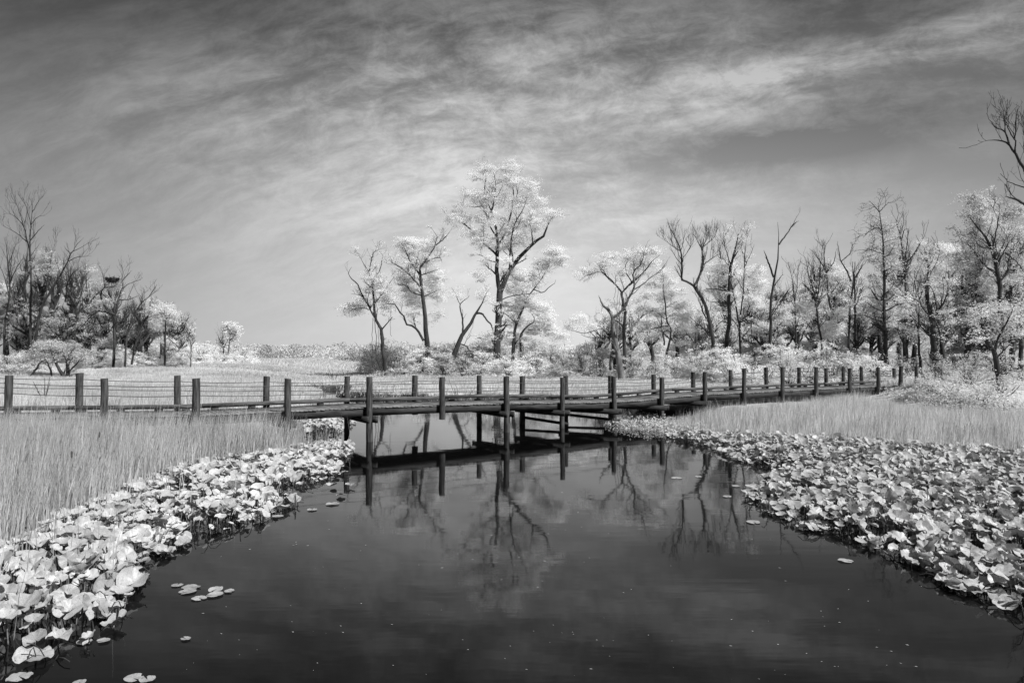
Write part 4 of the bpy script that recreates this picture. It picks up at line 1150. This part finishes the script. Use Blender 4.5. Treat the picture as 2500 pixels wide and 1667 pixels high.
# ------------------------------------------------------------------ shrubs
def shrub(x, ytop, wpx, Y, den, label, dim=False, size=0.075, name='shrub', group=None, ygr=None):
    g_ = at(x, HOR + F * (H - 0.8) / Y, Y)
    gz = float(ground_z([(g_.x, Y)])[0])
    top = at(x, ytop, Y).z
    h = max(top - gz, 0.5); w = wpx * Y / F
    if Y > 50: h *= 1.15; w *= 1.2; den *= 1.35
    root = empty(name, (g_.x, Y, gz), label, 'shrub', group)
    ns = 9
    S0 = np.zeros((ns, 8, 3))
    for k in range(ns):
        a_ = rng.uniform(0, 2 * math.pi); e = rng.uniform(0.2, 0.95)
        tx, ty = math.cos(a_) * w * 0.42 * e, math.sin(a_) * w * 0.32 * e
        t = np.linspace(0, 1, 8)
        S0[k] = np.column_stack([g_.x + tx * t ** 1.3 + rng.normal(0, 0.05, 8), Y + ty * t ** 1.3 + rng.normal(0, 0.05, 8), gz - 0.1 + h * ((1 if Y > 45 else 0.8) - 0.35 * e) * t])
    R0 = np.tile(np.linspace(0.045, 0.012, 8), (ns, 1))
    c1, r1 = spawn(S0, R0, 1.8, 0.1, 0.75, h * (0.35 if Y > 45 else 0.16), 0.6, 0.25, 0.5, 6)
    m = MB(); m.tubes(S0, R0, 5); m.tubes(c1, r1, 4)
    c2, r2 = spawn(c1, r1, 2.0, 0.2, 1.0, h * 0.18, 0.6, 0.2, 0.6, 4); m.tubes(c2, r2, 3)
    m.build('stem', M_bark, root)
    n_ = int(den * w * h * 2.8) + 8
    v = rng.normal(0, 1, (n_, 3)); v /= np.linalg.norm(v, axis=1, keepdims=True); v[:, 2] = np.abs(v[:, 2]) * 1.0 - 0.12
    v *= rng.random((n_, 1)) ** 0.4 * (0.8 + 0.35 * rng.random((n_, 1)))
    C = np.array((g_.x, Y, gz)) + v * np.array((w * 0.52, w * 0.4, h * 0.95))
    C = C[C[:, 2] > gz]
    Lc = clumps(C, 78, 0.26, 0.10)
    V, Q = leaf_quads(Lc, size)
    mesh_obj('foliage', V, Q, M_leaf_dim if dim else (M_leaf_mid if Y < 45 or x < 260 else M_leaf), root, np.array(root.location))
    return root


SHRUBS = [
    # central island undergrowth
    (930, 905, 60, 69, 2.2, 'dark low shrub at the foot of the vine draped tree', True), (985, 880, 70, 70, 1.8, 'grey shrub below the level limb, second from the left of the island', True),
    (1030, 840, 80, 71.5, 2.2, 'pale shrub at the foot of the round headed leafy tree', False), (1085, 855, 70, 69, 2.0, 'grey shrub left of the leaning tree base', True),
    (1130, 870, 70, 68, 2.0, 'shrub in front of the leaning tree base', True), (1180, 850, 80, 68.5, 2.6, 'white shrub on the left of the tallest trunk base', False),
    (1240, 868, 90, 67.5, 2.8, 'bright white shrub at the right of the tallest trunk base', False), (1300, 850, 80, 70, 2.6, 'white shrub under the white layered tree', False),
    (1345, 840, 80, 72, 2.6, 'white shrub in the dip right of the white layered tree', False), (1370, 868, 80, 68, 1.8, 'grey shrub between the layered white tree and the twisted trunk', True),
    (1420, 850, 80, 70, 2.0, 'grey shrub left of the twisted trunk', True), (1465, 865, 70, 68, 2.0, 'grey shrub hugging the left of the twisted trunk base', True),
    # right of the twisted tree
    (1550, 860, 90, 66, 2.2, 'grey shrub right of the twisted trunk base', True), (1600, 880, 80, 62, 2.2, 'low grey shrub below the layered cone tree', True), (1650, 850, 90, 66, 2.6, 'white shrub right of the layered cone tree', False),
    (1705, 840, 90, 64, 2.6, 'white shrub left of the curved forked trunk base', False), (1760, 835, 90, 62, 3.0, 'bright shrub between the forked tree and the slender trunk', False), (1800, 860, 80, 60, 3.0, 'bright low shrub in front of the slender elbowed trunk', False),
    (1850, 850, 90, 60, 2.4, 'grey shrub at the base of the tall dead snag', True), (1905, 830, 100, 58, 3.0, 'bright shrub right of the snag base', False), (1960, 850, 90, 56, 3.0, 'bright shrub below the candelabra topped bare tree', False),
    (2015, 840, 90, 55, 2.6, 'pale shrub below the paired broken stems', False), (2070, 850, 90, 54, 2.6, 'pale shrub left of the spire tree base', False), (2125, 860, 90, 52, 2.2, 'pale shrub right of the spire tree base', False),
    (2190, 850, 80, 50, 1.6, 'dim shrub behind the boardwalk end', True), (2240, 860, 80, 48, 1.6, 'dim shrub left of the twin trunked tree', True),
    (1875, 880, 90, 50, 3.0, 'bright low shrub behind the rail, third post gap before the snag base', False), (1925, 872, 90, 49, 2.6, 'pale low shrub behind the rail below the candelabra tree', False), (1980, 876, 90, 48, 3.0, 'bright low shrub behind the rail left of the paired broken stems', False),
    (2035, 870, 90, 48, 2.6, 'pale low shrub behind the rail at the paired broken stems', False), (2085, 878, 90, 47.5, 2.8, 'pale low shrub behind the rail left of the spire tree', False), (2140, 872, 90, 47, 2.4, 'pale low shrub behind the rail right of the spire tree', False), (2185, 882, 80, 47, 2.4, 'dim low shrub behind the last boardwalk posts', True),
    (1835, 885, 80, 54, 2.6, 'pale low shrub behind the rail in front of the tall snag', False), (1735, 880, 80, 58, 2.4, 'grey low shrub at the meadow edge below the forked bare tree', True), (1785, 884, 80, 56, 2.6, 'pale low shrub at the meadow edge below the stout dark trunk', False),
    # near mound at right
    (2225, 938, 110, 36.5, 5, 'low bright bush touching the boardwalk end', False), (2275, 912, 140, 35, 5, 'bright rounded bush in front of the twin trunked tree', False), (2325, 905, 180, 32, 5, 'large bright bush right of the twin trunked tree', False),
    (2395, 930, 180, 29.5, 5, 'bright bush left of the near forked tree base', False), (2455, 955, 170, 27.5, 5, 'low bush right of the near forked tree base', False), (2520, 970, 170, 26, 4, 'dim bush cut by the right edge of the photo', True),
    (2360, 840, 120, 44, 2.2, 'tall pale shrub behind the right bushes', False), (2440, 820, 120, 43, 1.8, 'tall dim shrub behind the near forked tree', True), (2290, 830, 100, 46, 1.6, 'tall dim shrub behind the twin trunked tree', True),
    (2225, 885, 110, 46, 2.6, 'bright shrub behind the low bush at the boardwalk end', False), (2290, 880, 140, 39, 2.6, 'bright shrub just behind the rounded front bush', False), (2370, 890, 150, 36, 2.6, 'bright shrub behind the front bushes, left of the forked tree', False), (2450, 900, 150, 32.5, 2.6, 'bright shrub behind the front bushes, right of the forked tree', False),
    # left woods edge
    (20, 860, 110, 74, 2.6, 'pale low shrub at the bottom left edge of the left woods', False), (75, 850, 90, 76, 2.0, 'pale shrub left of the low sprawling tree', False), (235, 850, 80, 84, 1.8, 'dim shrub right of the low sprawling tree', True),
    (280, 840, 80, 86, 2.2, 'pale shrub below the nest tree', False), (330, 850, 80, 85, 2.0, 'pale shrub below the arching trunks', False), (385, 845, 80, 86, 2.2, 'pale shrub below the pale round headed tree', False),
    (430, 850, 70, 86, 2.4, 'bright shrub at the right end of the left woods', False), (485, 850, 60, 90, 3.0, 'bright shrub right of the lone sapling', False), (540, 862, 60, 92, 3.0, 'bright shrub below the plumed tree', False), (590, 868, 60, 95, 3.0, 'low white shrub right of the plumed tree', False),
    (505, 835, 70, 100, 2.2, 'pale shrub left of the plumed tree', False), (590, 845, 70, 105, 2.6, 'pale shrub behind the low white shrub by the meadow', False),
]
for x in range(895, 1480, 45):
    SHRUBS.append((x + rng.normal(0, 8), 838 + rng.normal(0, 9), 75, 76 + rng.uniform(0, 4), 2.2, 'G', rng.random() < 0.35))
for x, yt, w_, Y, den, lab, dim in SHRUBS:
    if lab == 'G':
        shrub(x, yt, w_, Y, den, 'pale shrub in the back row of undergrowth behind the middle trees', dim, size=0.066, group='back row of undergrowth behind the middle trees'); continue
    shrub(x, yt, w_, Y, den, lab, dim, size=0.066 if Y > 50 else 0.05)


def marsh_twig(px, py, top, label, Y):
    b_ = at(px, py, Y); gz = float(ground_z([(b_.x, Y)])[0]); t_ = at(px, top, Y).z
    hh_ = t_ - gz
    root = empty('marsh_twig', (b_.x, Y, gz), label, 'twigs')
    S0 = []
    for k in range(4):
        a_ = rng.normal(0, 0.5); q = np.linspace(0, 1, 6)
        S0.append(np.column_stack([b_.x + a_ * q * hh_ * 0.6, Y + rng.normal(0, 0.2) * q, gz + hh_ * q * rng.uniform(0.6, 1)]))
    S0 = np.array(S0); R0 = np.tile(np.linspace(0.025, 0.01, 6), (4, 1))
    c1, r1 = spawn(S0, R0, 3.0, 0.3, 1, hh_ * 0.35, 0.5, 0.4, 0.6, 5)
    m = MB(); m.tubes(S0, R0, 4); m.tubes(c1, r1, 3); m.build('stem', M_bark, root)


marsh_twig(846, 913, 888, 'small dark twiggy bush on the meadow left of the vine draped tree', 62)
marsh_twig(815, 908, 893, 'fainter twiggy bush just left of the small dark one on the meadow', 64)
marsh_twig(108, 975, 905, 'thin bare twigs rising behind the left boardwalk rail', 36)
marsh_twig(1123, 945, 925, 'single bent stick standing in the bright grass behind the boardwalk', 45)

# ------------------------------------------------------------------ far wood (one mass)
LPs = []; ND = 760
fx = rng.uniform(-190, 190, ND); fy = rng.uniform(250, 330, ND)
for k in range(ND):
    hgt = rng.uniform(3.5, 8.0) * (0.85 + 0.25 * vnoise(fx[k] * 1.0, fy[k] * 0.2, 0.06)) + (fy[k] - 250) * 0.03
    w = rng.uniform(2.5, 5.0)
    n_ = 620
    v = rng.normal(0, 1, (n_, 3)); v /= np.linalg.norm(v, axis=1, keepdims=True); v[:, 2] = np.abs(v[:, 2])
    v *= 0.85 + 0.18 * rng.random((n_, 1))
    LPs.append(np.array((fx[k], fy[k], 0.3)) + v * np.array((w, w, hgt)))
Lc = np.concatenate(LPs)
V, Q = leaf_quads(Lc, 0.30, 0.1)
o = mesh_obj('far_wood', V, Q, M_leaf_far); tag(o, 'distant pale tree line along the horizon beyond the marsh', 'tree line', kind='stuff')


# ------------------------------------------------------------------ spatterdock leaves
def leaf_shape(seed, nr=5, na=32):
    r_ = np.random.default_rng(seed)
    asp = r_.uniform(0.78, 0.95); cup = r_.uniform(-0.15, 0.40); fold = r_.uniform(-0.05, 0.50); wave = r_.uniform(0.03, 0.11); ph = r_.uniform(0, 6)
    tear = r_.uniform(0.1, 0.35) if seed % 3 == 1 else 0.0; tpos = r_.uniform(1.2, 5.0)
    V = [(0, 0, 0)]
    th = np.linspace(0.16, 2 * math.pi - 0.16, na)          # notch at angle 0 (+x)
    for k in range(1, nr + 1):
        f = k / nr
        for a_ in th:
            R0 = (0.5 + 0.08 * math.cos(a_) + 0.06 * abs(math.sin(a_)))
            R0 *= 1 - 0.55 * math.exp(-(min(a_, 2 * math.pi - a_) / 0.22) ** 2) * 0.3
            R0 *= 1 + 0.08 * math.exp(-((a_ - math.pi) / 0.35) ** 2)
            R0 *= 1 + 0.05 * math.sin(2 * a_ + ph) + 0.03 * math.sin(5 * a_ + 3 * ph) - tear * math.exp(-((a_ - tpos) / 0.13) ** 2)
            x, y = R0 * f * math.cos(a_), R0 * f * math.sin(a_) * asp
            z = cup * (x * x + y * y) * 2 + fold * abs(y) * 0.8 + wave * f * f * math.sin(3 * a_ + ph) + wave * 0.6 * f * f * math.sin(7 * a_ + 2 * ph) + wave * 0.35 * f ** 3 * math.sin(13 * a_ + 5 * ph) - 0.18 * max(0, -x - 0.25) ** 1.3 * (1 if r_ is None else 1)
            V.append((x, y, z))
    T = [(0, 1 + i, 2 + i) for i in range(na - 1)]
    Q = [(1 + (k - 1) * na + i, 1 + k * na + i, 1 + k * na + i + 1, 1 + (k - 1) * na + i + 1) for k in range(1, nr) for i in range(na - 1)]
    return np.array(V), np.array(Q), np.array(T)


SH = [leaf_shape(s) for s in range(16)]
SHL = [leaf_shape(s, 2, 14) for s in range(16)]
MESHES = []
for i, (V, Q, T) in enumerate(SH):
    me_o = mesh_obj('lily_leaf', V, Q, M_pad_near, smooth=True, Ft=T)
    MESHES.append(me_o.data); bpy.data.objects.remove(me_o)

edge_left = [(-400, 1680), (-60, 1600), (60, 1585), (190, 1570), (300, 1480), (350, 1400), (368, 1345), (470, 1305), (590, 1272), (735, 1215), (690, 1180), (760, 1165), (855, 1140), (830, 1125), (868, 1085), (850, 1070)]
bed_left = np.vstack([poly_px([(-600, 1480)] + reed_left[1:9], 0.1), poly_px(edge_left[::-1], 0.15)])
bed_left_back = poly_px([(735, 1035), (760, 1012), (860, 1012), (868, 1030), (845, 1045), (800, 1060), (750, 1062)], 0.1)
edge_right = [(1440, 1042), (1560, 1056), (1640, 1066), (1720, 1080), (1800, 1112), (1890, 1140), (1830, 1180), (1810, 1210), (1880, 1240), (1960, 1270), (2090, 1300), (2180, 1345), (2290, 1400), (2420, 1455), (2540, 1510), (2800, 1600)]
bed_right = np.vstack([poly_px([(1625, 1056), (1743, 1058), (1913, 1066), (2232, 1088), (2500, 1102), (2900, 1125)], 0.1), poly_px(edge_right[:1:-1], 0.15)])


def leaves_in(poly, dens):
    P = scatter(poly, dens); P = P[in_view(P, 1.2)]
    hole = vnoise(P[:, 0], P[:, 1], 2.3, 9) + 0.35 * rng.normal(0, 1, len(P))
    e = sdist(P, poly)
    return P[(hole > -0.80 + 0.5 * (e < 0.5))], None


pads = []                     # x, y, z, size, yaw, tiltx, tilty, shape, side
for poly, dens, side in ((bed_left, 38, 'left'), (bed_left_back, 40, 'back'), (bed_right, 50, 'right')):
    P, _ = leaves_in(poly, dens)
    e = np.clip(sdist(P, poly), 0, 2)
    hz_ = 0.04 + np.clip(e * 0.35, 0, 0.26) * rng.uniform(0.3, 1.0, len(P)) + (rng.random(len(P)) < 0.25) * 0.06
    sz = np.clip(rng.normal(0.212 if side == 'left' else 0.19, 0.06, len(P)) - 0.003 * np.clip(P[:, 1] - 8, 0, 12), 0.09, 0.36)
    yaw = rng.normal(-1.15, 1.15, len(P)); tl_ = np.abs(rng.normal(0.0, 0.42, len(P))) + 0.10 + (rng.random(len(P)) < 0.2) * 0.65
    tl_ = np.where(hz_ < 0.07, 0.03, tl_)
    for i in range(len(P)):
        pads.append((P[i, 0], P[i, 1], hz_[i], sz[i], yaw[i], tl_[i], rng.uniform(-0.4, 0.4), int(rng.integers(0, 16)), side))
print('pads', len(pads))


def pad_matrix(p):
    x, y, z, s, yaw, tl_, rl, k, side = p
    return Matrix.Translation((x, y, z)) @ Matrix.Rotation(yaw, 4, 'Z') @ Matrix.Rotation(tl_, 4, 'Y') @ Matrix.Rotation(rl, 4, 'X') @ Matrix.Scale(s, 4)


def stem_pts(p):
    x, y, z = p[0], p[1], p[2]
    t = np.linspace(0, 1, 5)
    bx, by = rng.normal(0, 0.08, 2)
    return np.column_stack([x + bx * (1 - t) ** 1.5, y + by * (1 - t) ** 1.5, -0.25 + (z + 0.25) * t])


def px_proj(p): return 1250 + F * p[0] / p[1], HOR + F * (H - p[2]) / p[1]


def vis(p):
    x, y = px_proj(p); return -500 < x < 3000 and y < 1800


pads = [p for p in pads if vis(p)]
pads.sort(key=lambda p: -(p[3] / p[1]) * (1 if 0 < px_proj(p)[0] < 2500 and px_proj(p)[1] < 1667 else 0))
NEAR = 285
STEM_T = np.linspace(0, 1, 5)
CELLS = {}


def pad_label(p):
    x, y = px_proj(p)
    s = p[3]
    pose = 'floating flat' if p[5] < 0.05 else ('tipped upright' if p[5] > 0.65 else ('tilted' if p[5] > 0.3 else 'held level'))
    size = 'large' if s > 0.30 else ('medium' if s > 0.24 else 'small')
    if p[8] == 'left':
        if y > 1520: wh = 'nearest tip of left bed'
        elif y > 1420: wh = 'left bed, by lower left corner' if x < 170 else 'left bed, nearest water side'
        elif y > 1320: wh = 'left bed, at photo edge' if x < 150 else 'left bed, middle near water'
        elif y > 1250: wh = 'left bed, under the reeds' if x < 250 else 'left bed where shore turns'
        else: wh = 'left bed, far part'
    else:
        if y > 1420: wh = 'right bed, lower right corner'
        elif y > 1340: wh = 'right bed, along near shore'
        elif x > 2300: wh = 'right bed, towards photo edge'
        elif y > 1250: wh = 'right bed, middle'
        else: wh = 'right bed, far part'
    return f'{size} pale heart shaped leaf {pose}, {wh}', ('left' if p[8] == 'left' else 'right')


for p in pads[:NEAR]:
    lab, sd_ = pad_label(p)
    o = bpy.data.objects.new('lily_leaf', MESHES[p[7]])
    o.matrix_world = pad_matrix(p)
    COL.objects.link(o)
    tag(o, lab, 'leaf', f'broad water plant leaves of the {sd_} bed')
    inv = pad_matrix(p).inverted()
    sp = stem_pts(p)
    spl = np.array([tuple(inv @ Vector(q)) for q in sp])
    mm = MB(); mm.tubes(spl, np.full(5, 0.0075 / p[3]), 5)
    V = np.concatenate(mm.v)
    so = mesh_obj('stem', V, np.concatenate(mm.q), M_stem); so.parent = o
# the rest of the bed as one mass per bed
for side, lab in (('left', 'massed pale water plant leaves of the left bed behind the nearest leaves'), ('back', 'small bed of pale water plant leaves under the boardwalk by the left bank'), ('right', 'massed pale water plant leaves covering the right bed up to the reeds')):
    sel = [p for p in pads[NEAR:] if p[8] == side]
    if not sel: continue
    m = MB()
    for p in sel:
        V, Q, T = (SH if p[1] < 13 else SHL)[p[7]]
        M4 = np.array(pad_matrix(p)); m.add(V @ M4[:3, :3].T + M4[:3, 3], Q, T)
    o = m.build('leaf_bed', M_pad, smooth=True); tag(o, lab, 'leaf bed', kind='stuff')
    m = MB(); m.tubes(np.array([stem_pts(p) for p in sel]), np.full((len(sel), 5), 0.0075), 4)
    so = m.build('stems', M_stem, o, np.zeros(3)); so['kind'] = 'stuff'

# lone floating pads on open water
FLOAT = [
    (432, 1426, 0.14, 'small pad leftmost of the floating cluster on the dark left water'), (463, 1432, 0.22, 'long pad topmost in the middle of the floating cluster'), (461, 1441, 0.20, 'pale oval pad lowest in the middle of the floating cluster'),
    (528, 1435, 0.20, 'round notched pad on the right of the floating cluster'), (558, 1440, 0.12, 'curled little pad at the right end of the floating cluster'), (527, 1449, 0.19, 'slim dim pad just under the round notched one'), (485, 1457, 0.17, 'dim sunken looking pad lowest of the floating cluster'),
    (325, 1652, 0.17, 'long bright pad at the bottom edge of the photo'), (360, 1656, 0.14, 'darker pad overlapping the long bright one at the bottom edge'), (192, 1662, 0.11, 'pad cut by the bottom edge left of the long bright one'), (45, 1655, 0.20, 'broad crumpled pad in the bottom left corner'),
    (455, 1556, 0.10, 'faint slim pad alone below the floating cluster'),
    (1838, 1272, 0.25, 'slim pad lying alone left of the right leaf bed'), (2062, 1366, 0.20, 'folded pad alone off the near shore of the right bed'),
    (811, 1187, 0.21, 'crumpled raised pad left of the first bridge pile reflection'), (855, 1188, 0.21, 'slim pad right of the crumpled raised one'), (831, 1210, 0.20, 'thin flat pad below the crumpled raised one'), (810, 1229, 0.25, 'wavy pad nearest left of the first bridge pile reflection'),
    (762, 1243, 0.19, 'small flat pad closest to the tip of the left leaf bed'), (680, 1258, 0.19, 'flat pad drifting under the tip of the left leaf bed'), (1652, 1165, 0.25, 'curled pad in the middle water below the boardwalk posts'), (1795, 1185, 0.19, 'flat pad beside the right leaf bed corner'),
    (1775, 1210, 0.19, 'thin pad lowest beside the right leaf bed corner'), (1705, 1162, 0.17, 'bright curled pad standing among branch reflections'),
    (255, 1560, 0.12, 'little pad off the nearest tip of the left bed'), (205, 1563, 0.14, 'round pad touching the nearest tip of the left bed'),
]
for i, (x, y, s, lab) in enumerate(FLOAT):
    q = on_plane(x, y, 0.02)
    o = bpy.data.objects.new('floating_pad', MESHES[i % 10])
    curl = 'crumpled' in lab
    o.location = (q.x, q.y, 0.012 + (0.03 if curl else 0)); o.rotation_euler = (rng.normal(0, 0.12) if curl else 0.0, 0.02, rng.uniform(0, 6.28)); o.scale = (s, s, s * (1.0 if curl else 0.18))
    COL.objects.link(o); tag(o, lab, 'lily pad', 'lone pads floating on the open water')

# drifting flecks (petals, seed fluff)
n_ = 150
cxs = rng.uniform(450, 2250, n_); cys = rng.uniform(1180, 1660, n_) ; V = []; Q = []
k = 0
for i in range(n_):
    q = on_plane(cxs[i], cys[i], 0.0)
    if land_d([(q.x, q.y)])[0] > -0.6 or sdist(np.array([(q.x, q.y)]), bed_left)[0] > -0.2 or sdist(np.array([(q.x, q.y)]), bed_right)[0] > -0.2: continue
    a_ = rng.normal(-0.6, 0.3); s_ = rng.uniform(0.0025, 0.008) * (q.y / 9); e = rng.uniform(1.5, 3.5)
    d1 = np.array((math.cos(a_), math.sin(a_), 0)) * s_ * e; d2 = np.array((-math.sin(a_), math.cos(a_), 0)) * s_ * 0.7
    c = np.array((q.x, q.y, 0.004))
    V += [c - d1, c - d2 * 1 - d1 * 0.1, c + d1, c + d2 + d1 * 0.1 + np.array((0, 0, 0.003))]; Q.append((k, k + 1, k + 2, k + 3)); k += 4
o = mesh_obj('water_flecks', V, Q, M_fleck); tag(o, 'tiny pale flecks drifting on the dark water', 'flecks', kind='stuff')

# low leafy plants on the bank by the right end of the open span
P = scatter(poly_px([(1478, 1034), (1505, 1020), (1560, 1012), (1700, 1040), (1750, 1066), (1650, 1060), (1580, 1052), (1500, 1044)], 0.05), 28)
base_ = np.column_stack([P, np.maximum(ground_z(P), 0) + 0.03 + rng.random(len(P)) ** 2 * 0.26])
Lc = clumps(base_, 6, 0.1, 0.06)
V, Q = leaf_quads(Lc, 0.045); o = mesh_obj('bank_plants', V, Q, M_leaf_dim); tag(o, 'tangle of small leafy plants on the mud bank right of the open span', 'plants', kind='stuff')

fringe(bed_left, NEAR_L, M_reed, 'scattered reeds thinning out among the left water plant leaves', 1.25)
fringe(bed_right, NEAR_R, M_reed_pale, 'scattered reeds thinning out among the right water plant leaves', 0.95)
# dead stalks and litter along the leaf bed edges
for poly, lab in ((bed_left, 'dark dead stalks poking out along the edge of the left leaf bed'), (bed_right, 'dark dead stalks poking out along the edge of the right leaf bed')):
    P = scatter(poly, 9); P = P[in_view(P)]; e = sdist(P, poly); P = P[e < 1.1]
    n = len(P); T = []
    for x, y in P:
        a_ = rng.uniform(0, 6.28); h_ = rng.uniform(0.08, 0.34); l_ = rng.uniform(0.05, 0.35); q = np.linspace(0, 1, 5)
        T.append(np.column_stack([x + math.cos(a_) * l_ * q ** 1.5, y + math.sin(a_) * l_ * q ** 1.5, -0.05 + h_ * np.sin(q * rng.uniform(1.4, 2.8))]))
    m = MB(); m.tubes(np.array(T), np.full((n, 5), 0.006), 4)
    o = m.build('dead_stalks', M_bark); tag(o, lab, 'dead stalks', kind='stuff')

# cattails in the left reeds
CT = [(176, 1040, 'pale tipped cattail head left of the second near post'), (198, 1048, 'dark cattail head right of the pale tipped one'), (243, 1061, 'ragged cattail head below the second near post'), (146, 1082, 'thin dark cattail head in the middle of the left reeds'),
      (62, 1094, 'lowest cattail head near the left edge'), (99, 1047, 'small cattail head high left of the pale tipped one'), (175, 1109, 'long dark cattail head deepest in the left reeds')]
for x, y, lab in CT:
    Y = {1040: 17.0, 1048: 16.6, 1061: 15.8, 1082: 14.6, 1094: 14.0, 1047: 16.5, 1109: 13.2}[y]
    h_ = at(x, y, Y); root = empty('cattail', (h_.x, Y, 0.1), lab, 'cattail', 'cattails in the left reeds')
    m = MB(); t = np.linspace(0, 1, 6); m.tubes(np.column_stack([np.full(6, h_.x) + (1 - t) * 0.05, np.full(6, Y), 0.05 + (h_.z + 0.02) * t]), np.full(6, 0.006), 5); m.build('stalk', M_stem, root)
    m = MB(); t = np.linspace(-1, 1, 8); m.tubes(np.column_stack([np.full(8, h_.x), np.full(8, Y), h_.z + t * 0.075]), 0.017 * np.sqrt(np.clip(1 - t ** 4, 0.02, 1)), 8); m.build('seed_head', M_cattail, root)

print('objects', len(bpy.data.objects))
